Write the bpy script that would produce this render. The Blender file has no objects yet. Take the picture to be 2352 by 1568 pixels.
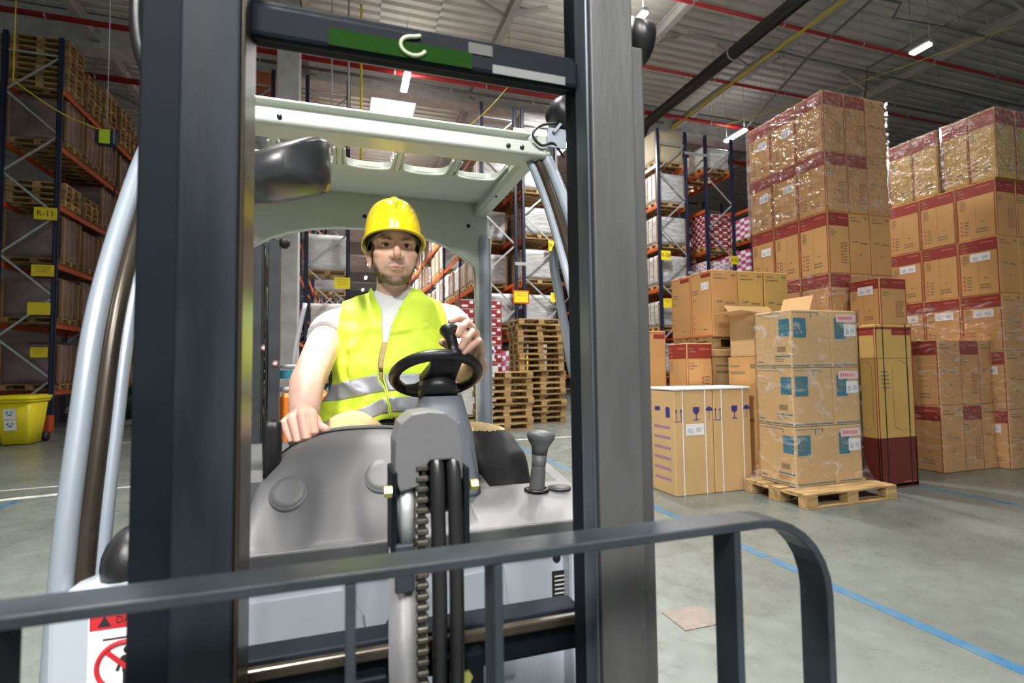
import bpy, bmesh, math, random
from math import sin, cos, pi, radians, tan, atan2, sqrt, exp
from mathutils import Vector as V, Matrix as M, noise as mnoise
random.seed(7)
SC = bpy.context.scene
COL = SC.collection
# ------------------------------------------------------------------ camera
F_PX, YAW, PITCH, ROLL, CAM_H = 1190.0, radians(18.0), radians(2.87), 0.0125, 1.40
fwd = V((sin(YAW)*cos(PITCH), cos(YAW)*cos(PITCH), sin(PITCH)))
_r0 = V((cos(YAW), -sin(YAW), 0)); _u0 = _r0.cross(fwd)
RGT = _r0*cos(ROLL) - _u0*sin(ROLL)
UPV = _r0*sin(ROLL) + _u0*cos(ROLL)
CAM = V((0, 0, CAM_H))
cd = bpy.data.cameras.new('camera'); cam = bpy.data.objects.new('camera', cd); COL.objects.link(cam)
cd.sensor_fit = 'HORIZONTAL'; cd.sensor_width = 36; cd.lens = F_PX/2352*36; cd.clip_start = 0.05; cd.clip_end = 300
cam.matrix_world = M(((RGT.x, UPV.x, -fwd.x, CAM.x), (RGT.y, UPV.y, -fwd.y, CAM.y), (RGT.z, UPV.z, -fwd.z, CAM.z), (0, 0, 0, 1)))
cd.dof.use_dof = True; cd.dof.focus_distance = 1.75; cd.dof.aperture_fstop = 4.0
SC.camera = cam
# ------------------------------------------------------------------ sky, exposure
W = bpy.data.worlds.new('world'); SC.world = W; W.use_nodes = True
W.node_tree.nodes['Background'].inputs[0].default_value = (0.92, 0.97, 1.0, 1)
W.node_tree.nodes['Background'].inputs[1].default_value = 0.32
SC.view_settings.view_transform = 'Standard'; SC.view_settings.look = 'None'
SC.view_settings.exposure = 0.45; SC.view_settings.gamma = 1.0; SC.view_settings.use_curve_mapping = False
SC.cycles.max_bounces = 5; SC.cycles.diffuse_bounces = 3; SC.cycles.glossy_bounces = 2
SC.cycles.transparent_max_bounces = 8; SC.cycles.sample_clamp_indirect = 5
SC.cycles.use_adaptive_sampling = True; SC.cycles.adaptive_threshold = 0.07; SC.cycles.adaptive_min_samples = 12
# lamps of the hall and added fill lamps: (x, y, length, watts); the fittings are built further down, each with its own light
CEIL_Z = 12.0
LAMPS = [(1.8, 15.95, 1.2, 220), (14.5, 16.1, 1.2, 160), (15.6, 10.0, 0.6, 30), (8.6, 9.0, 1.4, 80), (4.4, 8.6, 1.4, 360),
         (-1.2, 3.2, 1.4, 520), (2.0, 23.0, 1.4, 800), (8.5, 19.0, 1.4, 500), (2.0, 30.0, 1.4, 800), (5.0, 1.6, 1.4, 80),
         (2.0, 37.5, 1.4, 700), (-1.0, -1.7, 1.2, 185), (0.7, -2.2, 1.2, 160), (0.2, -6.0, 1.8, 160), (2.0, 45.0, 1.4, 700), (2.0, 52.0, 1.4, 700), (2.0, 60.0, 1.4, 700), (2.0, 78.0, 1.4, 900), (7.2, 11.6, 1.4, 650)]  # unseen lamps left, behind the viewer and before the racks are added fill
# ------------------------------------------------------------------ pixel helper (2352 x 1568 frame)
def at(x, y, X=None, Y=None, Z=None):
    d = fwd + RGT*((x-1176)/F_PX) - UPV*((y-784)/F_PX)
    t = (X/d.x) if X is not None else (Y/d.y) if Y is not None else ((Z-CAM_H)/d.z)
    return CAM + d*t
# ------------------------------------------------------------------ materials
MATS = {}
def mat(name, col, rough=0.5, metal=0.0, var=0.0, vscale=6.0, bump=0.0, bscale=40.0, spec=0.5, emit=None, estr=0.0, coat=0.0, trans=0.0, sheen=0.0, sss=0.0, rvar=0.0, col2=None, stretch=None, world=False):
    if name in MATS: return MATS[name]
    m = bpy.data.materials.new(name); m.use_nodes = True; MATS[name] = m
    nt = m.node_tree; b = nt.nodes['Principled BSDF']
    c = (*col, 1)
    b.inputs['Base Color'].default_value = c; b.inputs['Roughness'].default_value = rough; b.inputs['Metallic'].default_value = metal
    b.inputs['Specular IOR Level'].default_value = spec; b.inputs['Coat Weight'].default_value = coat
    if trans: b.inputs['Transmission Weight'].default_value = trans
    if sss:
        b.inputs['Subsurface Weight'].default_value = sss; b.inputs['Subsurface Radius'].default_value = (0.012, 0.005, 0.003); b.inputs['Subsurface Scale'].default_value = 1.0
    if sheen: b.inputs['Sheen Weight'].default_value = sheen
    if emit: b.inputs['Emission Color'].default_value = (*emit, 1); b.inputs['Emission Strength'].default_value = estr
    if var or bump or rvar or col2:
        if world:
            tc = nt.nodes.new('ShaderNodeNewGeometry'); src = tc.outputs['Position']
        else:
            tc = nt.nodes.new('ShaderNodeTexCoord'); src = tc.outputs['Object']
        if stretch:
            mp = nt.nodes.new('ShaderNodeMapping'); mp.inputs['Scale'].default_value = stretch
            nt.links.new(src, mp.inputs['Vector']); src = mp.outputs['Vector']
        n = nt.nodes.new('ShaderNodeTexNoise'); n.inputs['Scale'].default_value = vscale; n.inputs['Detail'].default_value = 6
        nt.links.new(src, n.inputs['Vector'])
        if not world:
            oi = nt.nodes.new('ShaderNodeObjectInfo'); ad = nt.nodes.new('ShaderNodeVectorMath'); ad.operation = 'ADD'
            sc_ = nt.nodes.new('ShaderNodeMath'); sc_.operation = 'MULTIPLY'; sc_.inputs[1].default_value = 37.0
            nt.links.new(oi.outputs['Random'], sc_.inputs[0]); nt.links.new(src, ad.inputs[0]); nt.links.new(sc_.outputs[0], ad.inputs[1]); nt.links.new(ad.outputs[0], n.inputs['Vector'])
        if var or col2:
            r = nt.nodes.new('ShaderNodeValToRGB')
            lo = col2 if col2 else tuple(max(0, x*(1-var)) for x in col); hi = col if col2 else tuple(min(1, x*(1+var*0.6)) for x in col)
            r.color_ramp.elements[0].position = 0.33; r.color_ramp.elements[1].position = 0.68
            r.color_ramp.elements[0].color = (*lo, 1); r.color_ramp.elements[1].color = (*hi, 1)
            nt.links.new(n.outputs['Fac'], r.inputs['Fac']); nt.links.new(r.outputs['Color'], b.inputs['Base Color'])
        if rvar:
            mr = nt.nodes.new('ShaderNodeMapRange'); mr.inputs['To Min'].default_value = max(0.02, rough-rvar); mr.inputs['To Max'].default_value = min(1, rough+rvar)
            mr.inputs['From Min'].default_value = 0.3; mr.inputs['From Max'].default_value = 0.7
            nt.links.new(n.outputs['Fac'], mr.inputs['Value']); nt.links.new(mr.outputs['Result'], b.inputs['Roughness'])
        if bump:
            n2 = nt.nodes.new('ShaderNodeTexNoise'); n2.inputs['Scale'].default_value = bscale; n2.inputs['Detail'].default_value = 4
            nt.links.new(src, n2.inputs['Vector'])
            bp = nt.nodes.new('ShaderNodeBump'); bp.inputs['Strength'].default_value = bump; bp.inputs['Distance'].default_value = 0.01
            nt.links.new(n2.outputs['Fac'], bp.inputs['Height']); nt.links.new(bp.outputs['Normal'], b.inputs['Normal'])
    return m
def film_mat(name, opacity=0.1, bscale=9.0, strength=0.6, tint=(1, 1, 1), stretch=(1, 1, 3), glint_milk=0.05, refl=.5, rough=.14):
    m = bpy.data.materials.new(name); m.use_nodes = True; nt = m.node_tree; nt.nodes.clear()
    o = nt.nodes.new('ShaderNodeOutputMaterial'); tr = nt.nodes.new('ShaderNodeBsdfTransparent'); gl = nt.nodes.new('ShaderNodeBsdfGlossy')
    df = nt.nodes.new('ShaderNodeBsdfDiffuse'); df.inputs[0].default_value = (0.9, 0.9, 0.92, 1)
    gl.inputs['Roughness'].default_value = rough; tr.inputs[0].default_value = (*tint, 1)
    tc = nt.nodes.new('ShaderNodeTexCoord'); mp = nt.nodes.new('ShaderNodeMapping'); mp.inputs['Scale'].default_value = stretch
    n = nt.nodes.new('ShaderNodeTexNoise'); n.inputs['Scale'].default_value = bscale; n.inputs['Detail'].default_value = 5; n.inputs['Distortion'].default_value = 1.2
    nt.links.new(tc.outputs['Object'], mp.inputs[0]); nt.links.new(mp.outputs[0], n.inputs['Vector'])
    bp = nt.nodes.new('ShaderNodeBump'); bp.inputs['Strength'].default_value = strength; bp.inputs['Distance'].default_value = 0.05
    nt.links.new(n.outputs['Fac'], bp.inputs['Height']); nt.links.new(bp.outputs['Normal'], gl.inputs['Normal'])
    fm = nt.nodes.new('ShaderNodeMath'); fm.operation = 'MULTIPLY'; fm.inputs[1].default_value = refl
    fr = nt.nodes.new('ShaderNodeLayerWeight'); fr.inputs[0].default_value = .18
    ad = nt.nodes.new('ShaderNodeMath'); ad.operation = 'ADD'; ad.inputs[1].default_value = opacity; ad.use_clamp = True
    nt.links.new(fr.outputs['Facing'], fm.inputs[0]); nt.links.new(fm.outputs[0], ad.inputs[0])
    n3 = nt.nodes.new('ShaderNodeTexNoise'); n3.inputs['Scale'].default_value = 3.0; n3.inputs['Detail'].default_value = 7; n3.inputs['Distortion'].default_value = 2.0
    nt.links.new(mp.outputs[0], n3.inputs['Vector'])
    mr = nt.nodes.new('ShaderNodeMapRange'); mr.inputs['From Min'].default_value = 0.54; mr.inputs['From Max'].default_value = 0.70  # white diffuse patches painted as the film's bright reflected streaks
    mr.inputs['To Min'].default_value = glint_milk*0.2; mr.inputs['To Max'].default_value = glint_milk*8
    nt.links.new(n3.outputs['Fac'], mr.inputs[0])
    m0 = nt.nodes.new('ShaderNodeMixShader'); nt.links.new(mr.outputs[0], m0.inputs[0]); nt.links.new(tr.outputs[0], m0.inputs[1]); nt.links.new(df.outputs[0], m0.inputs[2])
    mx = nt.nodes.new('ShaderNodeMixShader'); nt.links.new(ad.outputs[0], mx.inputs[0]); nt.links.new(m0.outputs[0], mx.inputs[1]); nt.links.new(gl.outputs[0], mx.inputs[2])
    nt.links.new(mx.outputs[0], o.inputs[0]); MATS[name] = m
    return m
# ------------------------------------------------------------------ mesh builder
class MB:
    def __init__(s): s.v = []; s.f = []; s.m = []; s.sm = []
    def add(s, vs, fs, mi=0, smooth=False):
        o = len(s.v); s.v += [V(p) for p in vs]
        for f in fs: s.f.append([i+o for i in f]); s.m.append(mi); s.sm.append(smooth)
        return s
    def box(s, x0, x1, y0, y1, z0, z1, mi=0, bev=0.0):
        if x0 > x1: x0, x1 = x1, x0
        if y0 > y1: y0, y1 = y1, y0
        if z0 > z1: z0, z1 = z1, z0
        b = min(bev, (x1-x0)*.45, (y1-y0)*.45, (z1-z0)*.45)
        if b <= 0:
            return s.add([(x0,y0,z0),(x1,y0,z0),(x1,y1,z0),(x0,y1,z0),(x0,y0,z1),(x1,y0,z1),(x1,y1,z1),(x0,y1,z1)],
                  [(0,3,2,1),(4,5,6,7),(0,1,5,4),(1,2,6,5),(2,3,7,6),(3,0,4,7)], mi)
        vs = []; idx = {}
        for ax in range(3):
            for sx in (0,1):
                for sy in (0,1):
                    for sz in (0,1):
                        c = [(x0,x1)[sx],(y0,y1)[sy],(z0,z1)[sz]]; sg = [(1,-1)[sx],(1,-1)[sy],(1,-1)[sz]]
                        p = [c[k]+(0 if k == ax else sg[k]*b) for k in range(3)]
                        idx[(ax,sx,sy,sz)] = len(vs); vs.append(p)
        fs = []
        I = lambda ax,a,b_,c: idx[(ax,a,b_,c)]
        for t in (0,1):
            q = [I(0,t,0,0),I(0,t,1,0),I(0,t,1,1),I(0,t,0,1)]; fs.append(q if t else q[::-1])
            q = [I(1,0,t,0),I(1,1,t,0),I(1,1,t,1),I(1,0,t,1)]; fs.append(q[::-1] if t else q)
            q = [I(2,0,0,t),I(2,1,0,t),I(2,1,1,t),I(2,0,1,t)]; fs.append(q if t else q[::-1])
        for a in (0,1):
            for c in (0,1):
                fs.append([I(0,a,c,0),I(0,a,c,1),I(1,a,c,1),I(1,a,c,0)]); fs.append([I(0,a,0,c),I(0,a,1,c),I(2,a,1,c),I(2,a,0,c)]); fs.append([I(1,0,a,c),I(1,1,a,c),I(2,1,a,c),I(2,0,a,c)])
                for d in (0,1): fs.append([I(0,a,c,d),I(1,a,c,d),I(2,a,c,d)])
        return s.add(vs, fs, mi)
    def bar(s, p, q, w, h, up=(0,0,1), mi=0):
        p = V(p); q = V(q); d = (q-p).normalized(); u = V(up)
        sd = d.cross(u)
        if sd.length < 1e-4: sd = d.cross(V((0,1,0)))
        sd.normalize(); u = sd.cross(d)
        a = sd*(w/2); b = u*(h/2)
        return s.add([p-a-b,p+a-b,p+a+b,p-a+b,q-a-b,q+a-b,q+a+b,q-a+b],[(0,1,2,3),(7,6,5,4),(0,4,5,1),(1,5,6,2),(2,6,7,3),(3,7,4,0)], mi)
    def tube(s, pts, r, n=8, mi=0, caps=True, smooth=True, rx=None):
        pts = [V(p) for p in pts]; k = len(pts)
        rs = r if isinstance(r, (list, tuple)) else [r]*k
        vs = []; fs = []; prev = None
        for i, p in enumerate(pts):
            d = (pts[min(i+1,k-1)]-pts[max(i-1,0)]).normalized()
            if prev is None:
                u = V((0,0,1)) if abs(d.z) < 0.9 else V((0,1,0))
                a = d.cross(u).normalized()
            else:
                a = (prev - d*prev.dot(d)).normalized()
            prev = a; b = d.cross(a)
            for j in range(n):
                t = 2*pi*j/n; vs.append(p + a*(cos(t)*rs[i]*(rx or 1)) + b*(sin(t)*rs[i]))
        for i in range(k-1):
            for j in range(n): fs.append((i*n+j, i*n+(j+1)%n, (i+1)*n+(j+1)%n, (i+1)*n+j))
        if caps: fs.append(tuple(range(n))[::-1]); fs.append(tuple(range((k-1)*n, k*n)))
        return s.add(vs, fs, mi, smooth)
    def loft(s, rings, mi=0, caps=True, smooth=True, closed=True):
        n = len(rings[0]); vs = [p for r in rings for p in r]; fs = []
        for i in range(len(rings)-1):
            for j in range(n if closed else n-1): fs.append((i*n+j, i*n+(j+1)%n, (i+1)*n+(j+1)%n, (i+1)*n+j))
        if caps and closed: fs.append(tuple(range(n))[::-1]); fs.append(tuple(range((len(rings)-1)*n, len(rings)*n)))
        return s.add(vs, fs, mi, smooth)
    def lathe(s, prof, c=(0,0,0), n=20, mi=0, ax=None, smooth=True):
        rot = V((0,0,1)).rotation_difference(V(ax)).to_matrix() if ax else M.Identity(3)
        return s.loft([[V(c)+rot@V((r*cos(2*pi*j/n), r*sin(2*pi*j/n), z)) for j in range(n)] for r, z in prof], mi, True, smooth)
    def prism(s, poly, fn, d0, d1, mi=0, smooth=False):
        n = len(poly); vs = [fn(a, b, d0) for a, b in poly]+[fn(a, b, d1) for a, b in poly]
        fs = [tuple(range(n))[::-1], tuple(range(n, 2*n))]+[(i, (i+1)%n, n+(i+1)%n, n+i) for i in range(n)]
        return s.add(vs, fs, mi, smooth)
    def ell(s, c, r, rot=None, nu=16, nv=10, mi=0):
        R_ = rot or M.Identity(3); c = V(c); rings = []
        for i in range(nv+1):
            t = -pi/2+pi*i/nv; k = max(cos(t), 0.02)
            rings.append([c+R_@V((r[0]*k*cos(2*pi*j/nu), r[1]*k*sin(2*pi*j/nu), r[2]*sin(t))) for j in range(nu)])
        return s.loft(rings, mi)
    def caps(s, pts, rs, n=14, mi=0):
        pts = [V(p) for p in pts]; a = (pts[0]-pts[1]).normalized(); b = (pts[-1]-pts[-2]).normalized()
        P2 = []; R2 = []
        for t in (0.97, 0.75, 0.4): P2.append(pts[0]+a*(rs[0]*t)); R2.append(rs[0]*sqrt(1-t*t))
        P2 += pts; R2 += list(rs)
        for t in (0.4, 0.75, 0.97): P2.append(pts[-1]+b*(rs[-1]*t)); R2.append(rs[-1]*sqrt(1-t*t))
        return s.tube(P2, R2, n, mi)
    def quad(s, a, b, c, d, mi=0): return s.add([a,b,c,d], [(0,1,2,3)], mi)
    def merge(s, o, mi=0):
        n = len(s.v); s.v += o.v; s.f += [[i+n for i in f] for f in o.f]; s.m += [m+mi for m in o.m]; s.sm += o.sm; return s
    def mesh(s, name, mats, off=(0,0,0)):
        me = bpy.data.meshes.new(name); o = V(off)
        me.from_pydata([tuple(p-o) for p in s.v], [], s.f)
        for m in (mats if isinstance(mats, (list, tuple)) else [mats]): me.materials.append(m)
        me.polygons.foreach_set('material_index', s.m); me.polygons.foreach_set('use_smooth', s.sm)
        me.update()
        return me
ORI = {}
def fixn(me):
    bm = bmesh.new(); bm.from_mesh(me); bmesh.ops.recalc_face_normals(bm, faces=bm.faces); bm.to_mesh(me); bm.free()
def tag(o, label=None, cat=None, group=None, kind=None):
    if label: o['label'] = label
    if cat: o['category'] = cat
    if group: o['group'] = group
    if kind: o['kind'] = kind
    return o
def empty(name, loc=(0,0,0), rz=0, label=None, cat=None, group=None, kind=None, parent=None):
    o = bpy.data.objects.new(name, None); COL.objects.link(o); o.location = loc; o.rotation_euler.z = rz; o.empty_display_size = 0.1
    ORI[o.name] = V(loc)
    if parent: o.parent = parent; o.location = V(loc)-ORI[parent.name]
    return tag(o, label, cat, group, kind)
def obj(name, mb, mats, parent=None, off=None, label=None, cat=None, group=None, kind=None, bevel=0, sub=0, fix=True):
    """One mesh object from world-space geometry; its origin is off, or its parent's origin."""
    me = mb if isinstance(mb, bpy.types.Mesh) else None
    base = V(off) if off is not None else (ORI[parent.name] if parent else V((0,0,0)))
    if me is None:
        me = mb.mesh(name, mats, base)
        if fix: fixn(me)
    o = bpy.data.objects.new(name, me); COL.objects.link(o); ORI[o.name] = base
    if parent: o.parent = parent; o.location = base-ORI[parent.name]
    else: o.location = base
    if bevel:
        b = o.modifiers.new('b', 'BEVEL'); b.width = bevel; b.segments = 2; b.limit_method = 'ANGLE'; b.angle_limit = radians(40)
    if sub:
        s_ = o.modifiers.new('s', 'SUBSURF'); s_.levels = sub; s_.render_levels = sub
    return tag(o, label, cat, group, kind)
def inst(name, me, loc, parent=None, rz=0, label=None, cat=None, group=None):
    """Another object on shared mesh data; loc is relative to the parent."""
    o = bpy.data.objects.new(name, me); COL.objects.link(o); o.location = loc; o.rotation_euler.z = rz
    ORI[o.name] = V(loc)+(ORI[parent.name] if parent else V((0,0,0)))
    if parent: o.parent = parent
    return tag(o, label, cat, group)
def dup(root, loc, rz, label=None, group=None):
    r = root.copy(); COL.objects.link(r); r.location = loc; r.rotation_euler.z = rz
    if label: r['label'] = label
    if group: r['group'] = group
    for ch in root.children:
        c = ch.copy(); COL.objects.link(c); c.parent = r
        for g in ch.children:
            d = g.copy(); COL.objects.link(d); d.parent = c
    return r
ORD = ['lowest', 'second', 'third', 'fourth', 'fifth', 'sixth', 'seventh', 'eighth', 'ninth', 'tenth', 'eleventh', 'twelfth', 'thirteenth', 'fourteenth', 'fifteenth', 'sixteenth', 'seventeenth', 'eighteenth', 'nineteenth', 'twentieth']
def text_mesh(txt, size, mi_mat, loc, xdir, ydir, parent, name='lettering', align='CENTER', sx=1.0, depth=0.0006, off=None):
    """Flat lettering lying in the plane of xdir and ydir."""
    cu = bpy.data.curves.new('font_tmp', 'FONT'); cu.body = txt; cu.size = size; cu.align_x = align; cu.align_y = 'CENTER'; cu.extrude = depth; cu.resolution_u = 3
    t = bpy.data.objects.new('font_tmp', cu); COL.objects.link(t)
    me = bpy.data.meshes.new_from_object(t.evaluated_get(bpy.context.evaluated_depsgraph_get()))
    bpy.data.objects.remove(t); bpy.data.curves.remove(cu)
    x = V(xdir).normalized(); y = V(ydir).normalized(); z = x.cross(y)
    base = ORI[parent.name] if parent else V((0,0,0))
    L = V(loc)-base
    me.transform(M(((x.x*sx,y.x,z.x,L.x),(x.y*sx,y.y,z.y,L.y),(x.z*sx,y.z,z.z,L.z),(0,0,0,1))))
    me.materials.clear(); me.materials.append(mi_mat); me.name = name
    o = bpy.data.objects.new(name, me); COL.objects.link(o)
    if parent: o.parent = parent
    return o
def remeshed(mb, name, mats, voxel, smooth_it=4, smooth_f=0.5, off=(0,0,0)):
    """Grow one continuous skin around overlapping closed shapes."""
    me = mb.mesh(name+'_src', mats, off); fixn(me)
    t = bpy.data.objects.new('tmp', me); COL.objects.link(t)
    r = t.modifiers.new('r', 'REMESH'); r.mode = 'VOXEL'; r.voxel_size = voxel; r.use_smooth_shade = True
    if smooth_it:
        s_ = t.modifiers.new('s', 'SMOOTH'); s_.iterations = smooth_it; s_.factor = smooth_f
    out = bpy.data.meshes.new_from_object(t.evaluated_get(bpy.context.evaluated_depsgraph_get()))
    bpy.data.objects.remove(t); bpy.data.meshes.remove(me); out.name = name
    out.materials.clear()
    for m in (mats if isinstance(mats, (list, tuple)) else [mats]): out.materials.append(m)
    out.polygons.foreach_set('use_smooth', [True]*len(out.polygons))
    return out
def rrect(w, h, r, n=4):
    pts = []
    for cx_, cy_, a0 in ((w/2-r, h/2-r, 0), (-w/2+r, h/2-r, pi/2), (-w/2+r, -h/2+r, pi), (w/2-r, -h/2+r, 3*pi/2)):
        for i in range(n+1):
            a = a0+pi/2*i/n; pts.append((cx_+r*cos(a), cy_+r*sin(a)))
    return pts
def bez(p0, p1, p2, p3, n=8):
    p0, p1, p2, p3 = V(p0), V(p1), V(p2), V(p3)
    return [p0*(1-t)**3+p1*3*t*(1-t)**2+p2*3*t*t*(1-t)+p3*t**3 for t in [i/n for i in range(n+1)]]
def smoothpath(pts, n=5):
    """Catmull-Rom through the points."""
    P = [V(p) for p in pts]; out = []
    for i in range(len(P)-1):
        a = P[max(i-1,0)]; b = P[i]; c = P[i+1]; d = P[min(i+2,len(P)-1)]
        for k in range(n):
            t = k/n; out.append(0.5*((2*b)+(c-a)*t+(2*a-5*b+4*c-d)*t*t+(3*b-a-3*c+d)*t**3))
    return out+[P[-1]]
# ================================================================== the hall
m_floor = bpy.data.materials.new('concrete_floor'); m_floor.use_nodes = True
def _floor():
    nt = m_floor.node_tree; b = nt.nodes['Principled BSDF']; g = nt.nodes.new('ShaderNodeNewGeometry')
    n1 = nt.nodes.new('ShaderNodeTexNoise'); n1.inputs['Scale'].default_value = 0.9; n1.inputs['Detail'].default_value = 9; n1.inputs['Roughness'].default_value = 0.62
    n2 = nt.nodes.new('ShaderNodeTexNoise'); n2.inputs['Scale'].default_value = 5; n2.inputs['Detail'].default_value = 10; n2.inputs['Roughness'].default_value = .68; n2.inputs['Distortion'].default_value = .25
    for n in (n1, n2): nt.links.new(g.outputs['Position'], n.inputs['Vector'])
    r = nt.nodes.new('ShaderNodeValToRGB'); e = r.color_ramp.elements
    e[0].position = 0.32; e[0].color = (0.092, 0.104, 0.092, 1); e[1].position = 0.68; e[1].color = (0.16, 0.178, 0.163, 1)
    mx = nt.nodes.new('ShaderNodeMix'); mx.data_type = 'FLOAT'; mx.inputs[0].default_value = 0.25
    nt.links.new(n1.outputs['Fac'], mx.inputs[2]); nt.links.new(n2.outputs['Fac'], mx.inputs[3]); nt.links.new(mx.outputs[0], r.inputs[0])
    nt.links.new(r.outputs[0], b.inputs['Base Color'])
    mr = nt.nodes.new('ShaderNodeMapRange'); mr.inputs['From Min'].default_value = 0.35; mr.inputs['From Max'].default_value = 0.65; mr.inputs['To Min'].default_value = 0.24; mr.inputs['To Max'].default_value = 0.4
    nt.links.new(n2.outputs['Fac'], mr.inputs[0]); nt.links.new(mr.outputs[0], b.inputs['Roughness'])
    bp = nt.nodes.new('ShaderNodeBump'); bp.inputs['Strength'].default_value = 0.06; bp.inputs['Distance'].default_value = 0.01
    nt.links.new(n2.outputs['Fac'], bp.inputs['Height']); nt.links.new(bp.outputs[0], b.inputs['Normal'])
_floor()
m_deck = mat('roof_deck', (0.66, 0.65, 0.60), 0.5, 0.0, 0.12, 0.6, world=True)
m_conc = mat('precast_concrete', (0.5, 0.5, 0.48), 0.85, 0, 0.15, 3, 0.15, 30)
m_beamp = mat('roof_steel_cream', (0.46, 0.46, 0.42), 0.5, 0, 0.1, 2)
m_wall = mat('wall_panel', (0.5, 0.5, 0.49), 0.7, 0, 0.1, 0.5, world=True)
m_redpipe = mat('sprinkler_red', (0.42, 0.02, 0.02), 0.35, 0, 0.1, 3)
m_black = mat('black_pipe', (0.012, 0.012, 0.013), 0.45)
m_yelp = mat('gas_yellow', (0.75, 0.6, 0.03), 0.4)
m_galv = mat('galvanised', (0.55, 0.57, 0.58), 0.42, 0.6, 0.15, 12)
m_greyp = mat('conduit_grey', (0.2, 0.2, 0.19), 0.5, 0.3)
m_tape = mat('floor_tape_blue', (0.015, 0.10, 0.21), 0.5, 0, 0.5, 14, col2=(0.06, 0.13, 0.18))
m_white_l = mat('floor_paint_white', (0.7, 0.7, 0.66), 0.5, 0, 0.0, 9, col2=(0.35, 0.36, 0.33))
m_lampb = mat('lamp_body', (0.6, 0.6, 0.6), 0.4)
m_lampe = mat('lamp_tube', (1, 1, 1), 0.4, emit=(0.95, 0.97, 1.0), estr=14.0)
m_sky = mat('skylight_glazing', (0.9, 0.95, 1), 0.4, emit=(0.9, 0.96, 1.0), estr=4.0)

X0, X1, Y0, Y1 = -24.0, 36.0, -14.0, 112.0
fl = obj('floor', MB().box(X0, X1, Y0, Y1, -0.2, 0), m_floor, kind='structure'); tag(fl, 'polished grey concrete warehouse floor with worn patches')
def strip(name, x0, x1, y0, y1, m, label):
    return obj(name, MB().box(x0, x1, y0, y1, 0.0, 0.0015), m, fl, label=label)
for a, b in ((0.7, 2.62), (2.66, 3.05), (3.09, 3.9), (4.0, 6.4), (6.5, 10.6)): strip('floor_tape', 2.89, 2.97, a, b, m_tape, 'blue tape line')
strip('floor_tape', 6.2, 6.275, 2.4, 4.35, m_tape, 'blue tape line')
strip('floor_tape', 9.0, 9.075, 0.5, 4.0, m_tape, 'blue tape line')
for a, b in ((4.6, 5.6), (5.9, 7.2)): strip('floor_tape', -3.46, -3.38, a, b, m_tape, 'faded blue tape line')
for i, (x, y, w, d, rz) in enumerate(((-3.7, 7.9, 1.5, .05, .1), (-3.2, 7.4, 1.1, .12, .22), (-2.2, 7.55, .9, .06, 0), (3.9, 9.6, 1.6, .07, 0), (4.4, 8.3, 1.1, .06, .05), (-4.0, 12.3, 2.2, .06, .02))):
    o = obj('paint_line', MB().box(-w/2, w/2, -d/2, d/2, 0, 0.0015), m_white_l, fl); o.location = (x, y, 0); o.rotation_euler.z = rz; o['label'] = 'scuffed white floor paint'
pl = at(1592, 1418, Z=0)
obj('floor_cover_plate', MB().box(pl.x-.13, pl.x+.13, pl.y-.11, pl.y+.11, 0, 0.004), mat('brown_plate', (.17, .14, .12), .6, .0, .2, 20), fl, label='small brown cover plate let into the floor')

# walls: far ones stand behind the racks; the loading side behind the viewer is open
obj('wall_back', MB().box(X0, X1, Y1, Y1+.3, 0, CEIL_Z+.3), m_wall, kind='structure')
obj('wall_left', MB().box(X0-.3, X0, Y0, Y1, 0, CEIL_Z+.3), m_wall, kind='structure')
obj('wall_right', MB().box(X1, X1+.3, Y0, Y1, 0, CEIL_Z+.3), m_wall, kind='structure')
# roof: trapezoidal deck, ribs running across the hall, a skylight left open in it
SKY = (1.0, 2.7, 20.0, 21.9)
def deck(x0, x1, y0, y1):
    mb = MB(); p = 0.36; n = max(1, round((y1-y0)/p)); p = (y1-y0)/n; rows = []
    for i in range(n):
        y = y0+i*p
        for dy, dz in ((0, 0), (p*.45, 0), (p*.58, .09), (p*.87, .09)): rows.append((y+dy, CEIL_Z+dz))
    rows.append((y1, CEIL_Z))
    vs = []; fs = []
    for y, z in rows: vs += [(x0, y, z), (x1, y, z)]
    for i in range(len(rows)-1): fs.append((2*i, 2*i+1, 2*i+3, 2*i+2))
    return mb.add(vs, fs)
ce = MB()
for a in ((X0, SKY[0], Y0, Y1), (SKY[1], X1, Y0, Y1), (SKY[0], SKY[1], Y0, SKY[2]), (SKY[0], SKY[1], SKY[3], Y1)): ce.merge(deck(*a))
cel = obj('ceiling', ce, m_deck, kind='structure', fix=False); cel['label'] = 'pale ribbed metal roof deck'
obj('roof_sheet', MB().box(X0, SKY[0], Y0, Y1, CEIL_Z+.2, CEIL_Z+.3).box(SKY[1], X1, Y0, Y1, CEIL_Z+.2, CEIL_Z+.3).box(SKY[0], SKY[1], Y0, SKY[2], CEIL_Z+.2, CEIL_Z+.3).box(SKY[0], SKY[1], SKY[3], Y1, CEIL_Z+.2, CEIL_Z+.3), m_deck, cel)
sk = empty('window_1', (1.85, 20.95, CEIL_Z), kind='structure')
sk['label'] = 'bright square skylight in the ribbed roof'
obj('glazing', MB().box(SKY[0], SKY[1], SKY[2], SKY[3], CEIL_Z+.06, CEIL_Z+.09), m_sky, sk)
c = MB()
for a in ((SKY[0]-.06, SKY[0], SKY[2]-.06, SKY[3]+.06), (SKY[1], SKY[1]+.06, SKY[2]-.06, SKY[3]+.06), (SKY[0], SKY[1], SKY[2]-.06, SKY[2]), (SKY[0], SKY[1], SKY[3], SKY[3]+.06)): c.box(*a, CEIL_Z-.02, CEIL_Z+.3)
obj('skylight_curb', c, m_conc, sk)
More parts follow.
